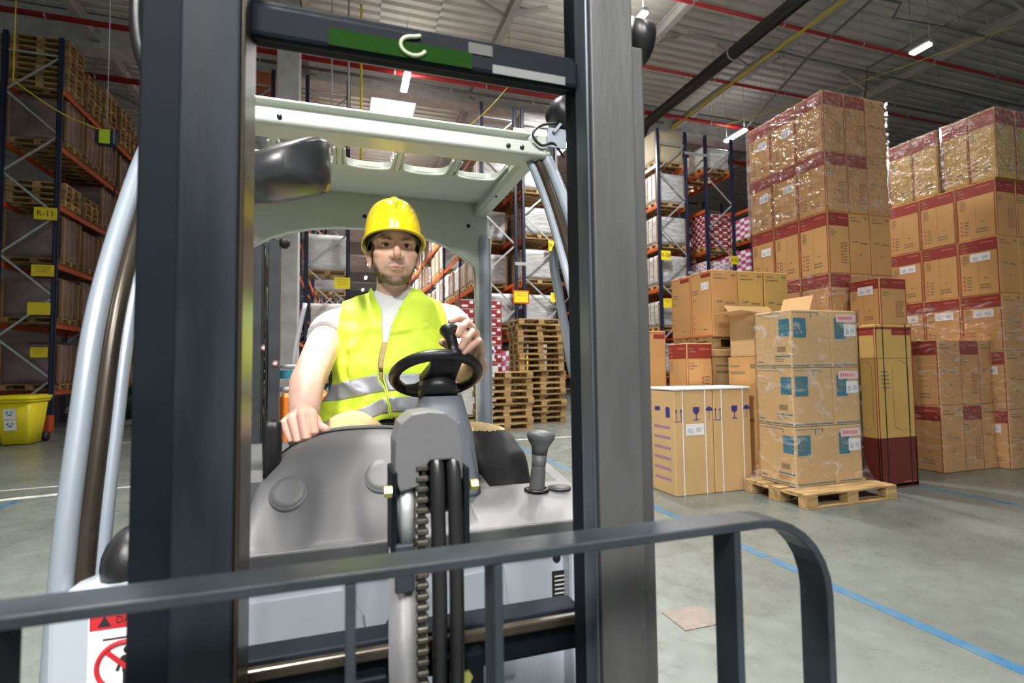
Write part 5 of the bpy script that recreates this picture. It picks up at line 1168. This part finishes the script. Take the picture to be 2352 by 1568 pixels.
# right hand: a loose fist resting on the levers
HB = MB()
def hand(wr, el, fingers, thumb, rad=.0102, palm=.0145, wrad=.03):
    HB.caps([wr+(el-wr)*.16, wr+(el-wr)*.02, wr+(sum((f[0] for f in fingers), V())/4-wr)*.3], [wrad*.96, wrad*.93, wrad*.72], 18)
    for k, F in enumerate(fingers):
        r = rad*(1.0, 1.04, .98, .88)[k]
        HB.caps([wr+(F[0]-wr)*.05, wr+(F[0]-wr)*.55, F[0]], [palm*1.2, palm*1.08, palm*.80], 14)
        HB.caps(F, [r*1.12]+[r*1.02]*(len(F)-2)+[r*.86], 14)
        nd = (F[-1]-F[-2]).normalized(); HB.ell(F[-1]+nd*r*.1, (r*.8, r*.8, r*.8), nu=10, nv=8)
    HB.caps([wr+(thumb[0]-wr)*.1]+thumb, [palm*1.15, rad*1.5]+[rad*1.2]*(len(thumb)-2)+[rad*.95], 14)
FR = [[tp(717, 952, 1.196), tp(721, 994, 1.170), tp(718, 1012, 1.190), tp(712, 1008, 1.215)], [tp(694, 953, 1.19), tp(703, 1005, 1.168), tp(702, 1020, 1.192), tp(699, 1014, 1.216)],
      [tp(672, 962, 1.196), tp(685, 1011, 1.175), tp(687, 1025, 1.198), tp(687, 1018, 1.22)], [tp(655, 972, 1.206), tp(670, 1011, 1.19), tp(674, 1022, 1.208), tp(677, 1015, 1.225)]]
hand(WRR, ELR, FR, [tp(722, 966, 1.232), tp(733, 980, 1.204), tp(748, 986, 1.190)], .0101, .0142, .033)
# left hand: fingers closed round the steering knob
FL = [[tp(1084, 753, 1.230), tp(1064, 733, 1.232), tp(1048, 731, 1.21), tp(1036, 737, 1.185)], [tp(1093, 768, 1.21), tp(1071, 742, 1.170), tp(1061, 752, 1.160), tp(1054, 768, 1.160)],
      [tp(1101, 787, 1.207), tp(1084, 762, 1.163), tp(1071, 777, 1.153), tp(1060, 797, 1.155)], [tp(1105, 806, 1.212), tp(1099, 782, 1.170), tp(1084, 793, 1.158), tp(1066, 808, 1.160)]]
hand(WRL, ELL, FL, [tp(1086, 806, 1.262), tp(1046, 797, 1.246), tp(1029, 791, 1.236), tp(1016, 786, 1.228)], .0097, .0134, .029)
HIPR, KNR, ANR = V((.055, 1.60, 1.155)), V((.01, 1.335, 1.195)), V((.0, 1.24, .62))
HIPL, KNL, ANL = V((.235, 1.62, 1.14)), V((.39, 1.325, 1.145)), V((.42, 1.30, .62))
for h, k, a in ((HIPR, KNR, ANR), (HIPL, KNL, ANL)): B.caps([h, h*.5+k*.5, k, k*.5+a*.5+V((0, .03, 0)), a], [.085, .075, .058, .054, .04], 16); B.caps([a, a+V((0, -.12, -.13))], [.042, .04], 10)
MAN = V((.15, 1.6, 1.03))
me = remeshed(B, 'person', m_skin, .0036, 2, .5, MAN); hme = remeshed(HB, 'hands', m_skin, .0017, 2, .5, MAN)
bm = bmesh.new(); bm.from_mesh(me); bm.from_mesh(hme); bm.to_mesh(me); bm.free(); bpy.data.meshes.remove(hme)
me.polygons.foreach_set('use_smooth', [True]*len(me.polygons))
# facial relief and complexion
attr = me.color_attributes.new('complexion', 'FLOAT_COLOR', 'POINT')
SKIN = V((.86, .57, .45)); HAIR = V((.060, .036, .020)); LIP = V((.58, .25, .20)); RUDDY = V((.84, .44, .34)); BEARD = V((.10, .066, .032))
def g3(x, f, z, c, s): return exp(-(((x-c[0])/s[0])**2+((f-c[1])/s[1])**2+((z-c[2])/s[2])**2))
def sstep(a, b, x):
    t = min(1, max(0, (x-a)/(b-a))); return t*t*(3-2*t)
cols = []
for v in me.vertices:
    w = v.co+MAN; x, f, z = w.x-HO.x, HO.y-w.y, w.z-HO.z
    col = SKIN.copy()
    if -.18 < z < .2 and abs(x) < .11 and f > -.13 and w.z > HO.z-.135:
        ax = abs(x)
        if f > .02:   # eye sockets, philtrum, mouth line, nasolabial folds
            f -= .0125*g3(ax, 0, z, (.030, 0, .002), (.019, 1, .0112)); f -= .0035*g3(ax, 0, z, (0, 0, -.066), (.021, 1, .0016)); f -= .002*g3(ax, 0, z, (0, 0, -.083), (.018, 1, .004))
            f -= .0022*g3(ax-.5*(-.038-z)-.0, 0, z, (.023, 0, -.045), (.004, 1, .016)); f -= .003*g3(ax, 0, z, (.0085, 0, -.042), (.004, 1, .003))
            v.co.y = HO.y-f-MAN.y
        nz = mnoise.noise(V((x*160, z*160, f*160)))*.5+.5; n2 = mnoise.noise(V((x*45, z*45, f*45)))*.5+.5
        col = col.lerp(RUDDY, .55*g3(ax, 0, z, (.045, 0, -.03), (.02, 1, .018))+.6*g3(ax, 0, z, (0, 0, -.030), (.014, 1, .014))+(.45 if ax > .0665 and f < .02 and z < .004 else 0))
        brow = g3(ax, 0, z, (.031, 0, .0175+.0025*sin(ax*60)), (.019, 1, .0036)) if f > .04 else 0
        col = col.lerp(HAIR*1.6, min(1, 1.1*brow*(.6+.7*nz)))
        jaw = 0
        if f > -.012:
            zu = -.084+.45*max(0, ax-.022)+1.5*max(0, ax-.044)
            low2 = sstep(zu+.006, zu-.010, z)
            side = sstep(.050, .058, ax)*sstep(-.025, -.045, z)*sstep(.050, .03, f)
            mous = g3(ax, 0, z, (.014, 0, -.0525), (.016, 1, .0048)) if f > .05 else 0
            corner = g3(ax, 0, z, (.030, 0, -.063), (.006, 1, .013)) if f > .04 else 0
            chin = sstep(.026, .012, ax)*sstep(-.078, -.084, z)*.5
            cen = 1-.35*g3(ax, 0, z, (0, 0, -.098), (.022, 1, .012))
            jaw = min(1, max(low2*cen, side*.85, mous*.55, corner*.4, chin))
            if z < -.10: jaw *= sstep(.028, .044, f+.35*ax)
            stub = .16*sstep(-.045, -.075, z)
            jaw = max(jaw, stub)
        ear = ax > .0655 and f < .022 and z < .004
        if ear: jaw = 0
        col = col.lerp(BEARD, min(.96, jaw*(.65+.6*nz)))
        lip = max(g3(ax, 0, z, (0, 0, -.0620), (.020, 1, .0034)), g3(ax, 0, z, (0, 0, -.0705), (.017, 1, .0040))) if f > .06 else 0
        col = col.lerp(LIP, .8*min(1, lip)); col = col.lerp(V((.16, .06, .045)), .85*(g3(ax, 0, z, (0, 0, -.0660), (.021, 1, .0013)) if f > .06 else 0))
        col = col.lerp(V((.25, .10, .07)), .9*(g3(ax, 0, z, (.0085, 0, -.0405), (.0045, 1, .0024)) if f > .08 else 0))
        hair = 0
        if f < .045 and z > -.03: hair = sstep(.056, .062, ax)*sstep(.052-.7*max(0, z), .03-.7*max(0, z), f)*(1 if ax < .065 or z > .004 else 0)*sstep(-.03, -.01, z)
        if z > .062-.25*ax: hair = max(hair, sstep(.060, .072, z))
        if f < -.02 and z > -.07 and ax < .0655: hair = 1
        if -.045 < z < .0 and f > .0 and .058 < ax < .066: hair = max(hair, .7*sstep(.036, .022, f))
        if ear and f > -.035: hair = 0
        col = col.lerp(HAIR, min(1, hair*(.8+.4*nz)))
    else:
        n2 = mnoise.noise(w*28)*.5+.5
        hnd = exp(-((w-tp(700, 985, 1.2)).length/.055)**2)+exp(-((w-tp(1075, 780, 1.19)).length/.05)**2)
        col = col.lerp(RUDDY, min(.6, .12+.25*n2+.35*hnd))
    cols += [col.x, col.y, col.z, 1]
attr.data.foreach_set('color', cols)
man = bpy.data.objects.new('person', me); COL.objects.link(man); man.location = MAN; ORI[man.name] = MAN
tag(man, 'seated driver in yellow helmet and bright vest, one hand on the steering knob', 'person')
# eyes with lids
for s in (-1, 1):
    c = hp(s*.0298, .0622, .0015); r = .0118
    ey = obj('eye', MB().ell(c, (r, r, r), nu=20, nv=14), m_eyew, man)
    gd_ = V((.10, -1, .16)).normalized(); ic = c+gd_*(r*.93)
    obj('iris', MB().lathe([(.0062, -.001), (.0056, .0010), (.0035, .0016), (.001, .0018)], ic, 18, ax=gd_), m_iris, ey)
    def lid(t0, t1, nm, rr):
        rows = []
        for i in range(7):
            el = radians(t0+(t1-t0)*i/6); rows.append([c+V((rr*sin(a)*cos(el*.9), -rr*cos(a)*cos(el), rr*sin(el))) for a in [radians(-72+144*j/12) for j in range(13)]])
        return rows
    mb = MB()
    mb.loft(lid(19, 78, 'u', r*1.09), 0, False, True, False); mb.loft(lid(-25, -80, 'l', r*1.07), 0, False, True, False)
    mb.loft(lid(17, 22, 'u', r*1.12), 1, False, True, False)
    obj('eyelid', mb, [mat('eyelid_skin', (.52, .27, .19), .5), mat('eyelash', (.03, .02, .015), .6)], man)
for s in (-1, 1):
    bw = MB()
    for k in range(26):
        u = k/25; x = s*(.014+.030*u); z = .0158+.0032*sin(u*pi)-.001*u; f = .0880-.034*u*u
        bw.bar(hp(x, f-.005, z-.001), hp(x+s*.006, f-.0045, z+.0022-.003*u), .0014, .0014)
    o = obj('eyebrow', bw, mat('brow_hair', (.13, .08, .045), .7), man); o['kind'] = 'stuff'
# --- white T-shirt
T = MB()
T.loft([[tsurf(2*pi*j/NT, i/2, .0) for j in range(NT)] for i in range(2, 2*(len(TC)-1)+1)])
slR = [SHR+V((.05, .01, .0)), SHR, SHR*.62+ELR*.38+V((-.008, 0, .010))]; T.tube(smoothpath(slR, 4), lin([.058, .060, .0585], 9), 20)
slL = [SHL+V((-.05, .01, 0)), SHL+V((.004, -.005, .004)), SHL*.62+ELL*.38+V((.008, -.005, .0))]; T.tube(smoothpath(slL, 4), lin([.058, .061, .059], 9), 20)
tme = remeshed(T, 't_shirt', m_shirt, .0065, 4, .5, MAN)
tn = [v.normal.copy() for v in tme.vertices]
for v, vn in zip(tme.vertices, tn):
    w = v.co+MAN; n = mnoise.noise(V((w.x*14, w.y*14, w.z*7+w.x*9)))+.6*mnoise.noise(V((w.x*30+w.z*20, w.y*20, w.z*22)))
    v.co += vn*(.0042*n)
ts = obj('t_shirt', tme, None, man); ts.location = (0, 0, 0); ORI[ts.name] = MAN
obj('collar', MB().tube([hp(0, -.03, 0)*0+V((NB.x+.063*cos(t), 1.662+.066*sin(t), tp(909, 676, 1.66).z-.013+.016*sin(t))) for t in [2*pi*k/32 for k in range(33)]], .0085, 8, caps=False), m_shirt, man)
# --- hi-vis vest
ROWS = 90; vb, vt = vy(1003), vy(668)
E_L = [(660, 864), (690, 862), (723, 876), (760, 877), (790, 877), (830, 868), (870, 872), (885, 884), (1003, 900)]; E_R = [(660, 948), (684, 934), (725, 914), (752, 902), (790, 893), (830, 884), (870, 882), (885, 888), (1003, 903)]
def edge_px(py):   # where the two front edges of the vest run, in picture x
    def itp(T_):
        for (a, b), (c, d) in zip(T_, T_[1:]):
            if a <= py <= c: return b+(d-b)*(py-a)/(c-a)
        return T_[0][1] if py < T_[0][0] else T_[-1][1]
    return itp(E_L), itp(E_R)
def pyrow(v):
    i = min(int(v), len(TROWS)-2); t = v-i; return TROWS[i][0]*(1-t)+TROWS[i+1][0]*t
def front_angle(px, v):
    x, y, z, w, d = trow(v); py = pyrow(v); p = at(px, py, Y=y-d*.95); u = max(-.98, min(.98, (p.x-x)/w)); u = abs(u)**(1/.82)*(1 if u > 0 else -1)
    return -pi/2+math.asin(u)
FOLDS = [(847, 752, 821, 802, .014, 9), (821, 802, 821, 858, .016, 9), (850, 785, 856, 840, -.006, 12), (785, 740, 821, 750, -.005, 5), (900, 771, 969, 754, .008, 6), (969, 754, 1002, 769, .008, 6), (960, 702, 960, 807, .004, 4), (783, 917, 880, 895, -.008, 9), (778, 928, 830, 945, .012, 8), (900, 905, 880, 930, .008, 7), (830, 690, 845, 740, .006, 8), (945, 690, 985, 730, -.006, 10), (800, 870, 850, 905, .008, 8)]
def vest_off(t, v, py):
    k = .0095+.0025*sin(t*3+v*2)
    if py > 840: k += .018*sstep(840, 990, py)*(.6+.4*sin(t*4+1.3))
    p = tsurf(t, v)
    if p.y < trow(v)[1]:
        d_ = p-CAM; px = 1176+F_PX*d_.dot(RGT)/d_.dot(fwd)
        for x1, y1, x2, y2, am, wd in FOLDS:
            ex, ey = x2-x1, y2-y1; u_ = max(0, min(1, ((px-x1)*ex+(py-y1)*ey)/(ex*ex+ey*ey))); dd = ((px-x1-ex*u_)**2+(py-y1-ey*u_)**2)/(wd*wd)
            if dd < 6: k += am*exp(-dd)
    n = mnoise.noise(V((p.x*9+p.z*6, p.y*9, p.z*9)))+.55*mnoise.noise(V((p.x*22-p.z*12, p.y*22, p.z*20)))
    n += .9*sin((p.x*1.6+p.z)*42+2.5*mnoise.noise(p*7))*sstep(720, 800, py)*.5
    rg = 1-abs(mnoise.noise(V((p.x*6.5+p.z*5+3, p.y*5, p.z*5.5-p.x*4))))*2.4
    return max(.0065, k+(.0065*n+.011*max(0, rg))*(1 if py > 720 else .35))
NC = 150
def vest_t(k, v):
    eL, eR = edge_px(pyrow(v)); aL = front_angle(eL, v); aR = front_angle(eR, v)
    return aR+(aL+2*pi-aR)*k/NC
HEM = []
for k in range(NC+1):   # hem height for each column: rides up over the lap
    p = tsurf(vest_t(k, vy(950)), vy(950), .01); d = p-CAM; px = 1176+F_PX*d.dot(RGT)/d.dot(fwd)
    HEM.append(min(1003, 948+max(0, 885-px)*.40) if p.y < 1.58 else 990)
for _ in range(3): HEM = [(HEM[max(k-1, 0)]+HEM[k]+HEM[min(k+1, NC)])/3 for k in range(NC+1)]
def vest_mesh(f0, f1, nr, extra):
    vs = []; fs = []
    for i in range(nr+1):
        for k in range(NC+1):
            v0, v1 = vy(f0(HEM[k])), vy(f1(HEM[k])); v = v0+(v1-v0)*i/nr; t = vest_t(k, v); vs.append(tsurf(t, v, vest_off(t, v, pyrow(v))+extra))
    for i in range(nr):
        for k in range(NC): fs.append((i*(NC+1)+k, i*(NC+1)+k+1, (i+1)*(NC+1)+k+1, (i+1)*(NC+1)+k))
    return MB().add(vs, fs, 0, True)
def armholes(o):
    bm = bmesh.new(); bm.from_mesh(o.data); zA = tp(900, 796, 1.6).z-MAN.z
    for px, sg, tl_ in ((772, -1, .13), (1026, 1, .10)):
        x = tp(px, 796, 1.585).x-MAN.x; fcs = [f for f in bm.faces if f.calc_center_median().z > zA]
        geom = list({v for f in fcs for v in f.verts})+list({e for f in fcs for e in f.edges})+fcs
        bmesh.ops.bisect_plane(bm, geom=geom, plane_co=(x, 0, zA), plane_no=(sg, 0, tl_), clear_outer=True)
    bm.to_mesh(o.data); bm.free(); return o
def shell(o, th=.0025, off=1.0):
    s_ = o.modifiers.new('thick', 'SOLIDIFY'); s_.thickness = th; s_.offset = off; return o
def clean(o):
    bm = bmesh.new(); bm.from_mesh(o.data); bmesh.ops.delete(bm, geom=[v for v in bm.verts if not v.link_faces], context='VERTS'); bmesh.ops.recalc_face_normals(bm, faces=bm.faces); bm.to_mesh(o.data); bm.free(); return o
vs_ = shell(armholes(clean(obj('safety_vest', vest_mesh(lambda h: h, lambda h: 668, ROWS, 0), m_vest, man, fix=False)))); vs_['label'] = 'lime yellow safety vest'
for f0, f1 in ((lambda h: 893+.4*(h-948), lambda h: 858+.4*(h-948)), (lambda h: h-12, lambda h: h-42)):
    shell(clean(obj('reflective_band', vest_mesh(f0, f1, 8, .0022), m_band, vs_, fix=False)), .0015)['label'] = 'grey reflective band'
for side in (0, 1):
    pts = []
    for i in range(41):
        v = vy(950)+(vt-vy(950))*i/40; py = pyrow(v); e = edge_px(py)[side]; t = front_angle(e, v); pts.append(tsurf(t, v, vest_off(t, v, py)+.002))
    obj('front_piping', MB().tube(pts, .0027, 6), m_piping, vs_)
# bib of the dungarees in the open front
bb = []
for i in range(9):
    v = vy(905)+(vy(792)-vy(905))*i/8; bb.append([tsurf(-pi/2+.42*(j/8-.5)*2-.05, v, .0025) for j in range(9)])
bib = MB().loft(bb, 0, False, True, False); bo = shell(obj('bib', bib, m_khaki, man, fix=False), .002); bo['label'] = 'khaki bib of the work trousers'
bc = tsurf(-pi/2-.1, vy(848), .004); obj('buckle', MB().box(bc.x-.014, bc.x+.014, bc.y-.004, bc.y+.002, bc.z-.006, bc.z+.006, bev=.002), mat('buckle_brass', (.35, .22, .08), .3, .8), bo)
# --- work trousers
K = MB()
K.loft([[tsurf(2*pi*j/NT, v, .006) for j in range(NT)] for v in (0, .5, 1.0, 1.4, 1.75)])
for h, k, a in ((HIPR, KNR, ANR), (HIPL, KNL, ANL)): K.caps(smoothpath([h, h*.5+k*.5+V((0, 0, .012)), k, k*.5+a*.5+V((0, .02, 0)), a], 4), lin([.102, .094, .076, .072, .07], 17), 20)
kme = remeshed(K, 'work_trousers', [m_khaki, m_knee], .0045, 8, .5, MAN)
kn = [v.normal.copy() for v in kme.vertices]
for v, vn in zip(kme.vertices, kn):
    w = v.co+MAN; n = mnoise.noise(V((w.x*12+w.y*8, w.y*10, w.z*16)))+.5*mnoise.noise(V((w.x*34, w.y*26, w.z*30)))
    v.co += vn*(.006*n)
for p in kme.polygons:
    w = p.center+MAN
    if (w.x > .285+.25*(1.20-w.z) and w.y < 1.42 and w.z < 1.235) or (w.x < .14 and w.y < 1.24): p.material_index = 1
tr = obj('work_trousers', kme, None, man); tr.location = (0, 0, 0); ORI[tr.name] = MAN; tr['label'] = 'khaki work trousers with black knee panels'
bl = MB().tube([tsurf(2*pi*j/40, vy(962), .012) for j in range(41)], .011, 8, caps=False); obj('belt', bl, m_belt, man)
# --- hard hat
HT = hp(-.002, 0, .026); pit = radians(8)
hx = V((1, 0, 0)); hf = V((0, -cos(pit), sin(pit))); hz_ = V((0, sin(pit), cos(pit)))
def hw(x, f, z): return HT+hx*x+hf*f+hz_*z
hat = empty('hard_hat', HT, 0, 'glossy yellow hard hat worn by the driver', 'hard hat')
HN = 64
def hring(a, b, z, fo=0.0, e=1.0): return [hw(a*cos(t), b*sin(t)+fo, z) for t in [2*pi*j/HN for j in range(HN)]]
prof = [(1.0, 0), (1.0, .02), (.985, .041), (.945, .064), (.865, .088), (.74, .107), (.56, .120), (.34, .1275), (.13, .1305), (.02, .131)]
A_, B_ = .0855, .109
rings = [hring(A_*k, B_*k, z) for k, z in prof]
for r, (k, z) in zip(rings, prof):   # crown ridge running front to back
    pass
obj('shell', MB().loft(rings, 0, False).merge(MB().add(rings[-1], [tuple(range(HN))])), m_hat, hat)
obj('crown_ridge', MB().tube([hw(0, B_*k, z-.003) for k, z in [(.93, .069), (.84, .092), (.7, .111), (.5, .124), (.25, .131), (0, .134), (-.25, .131), (-.5, .124), (-.7, .111), (-.84, .092), (-.93, .069)]], lin([.002, .006, .0068, .0068, .006, .002], 11), 12, rx=1.75), m_hat, hat)
def brim(j, r):
    t = 2*pi*j/HN; front = max(0, sin(t))**1.5; o = .0085+.030*front+.004*max(0, -sin(t))
    return hw((A_+o*r)*cos(t), (B_+o*r)*sin(t), -.002-.010*r*(1-front*.2))
obj('brim', MB().loft([[brim(j, 0)+hz_*.006 for j in range(HN)], [brim(j, .5)+hz_*.004 for j in range(HN)], [brim(j, 1) for j in range(HN)], [brim(j, 1)-hz_*.006 for j in range(HN)], [brim(j, .5)-hz_*.002 for j in range(HN)], [brim(j, -.05)-hz_*.001 for j in range(HN)]], 0, False), m_hat, hat)
obj('headband', MB().loft([[p+hz_*(-.030*(1-max(0, sin(2*pi*j/HN))**1.2)+.004) for j, p in enumerate(hring(.0765, .090, .0, .006))], [p+hz_*(-.028*(1-max(0, sin(2*pi*j/HN))**1.2)+.004) for j, p in enumerate(hring(.0785, .092, .0, .006))], hring(.0800, .096, .022, .003), hring(.072, .088, .024, .003)], 0, False), m_hatb, hat)
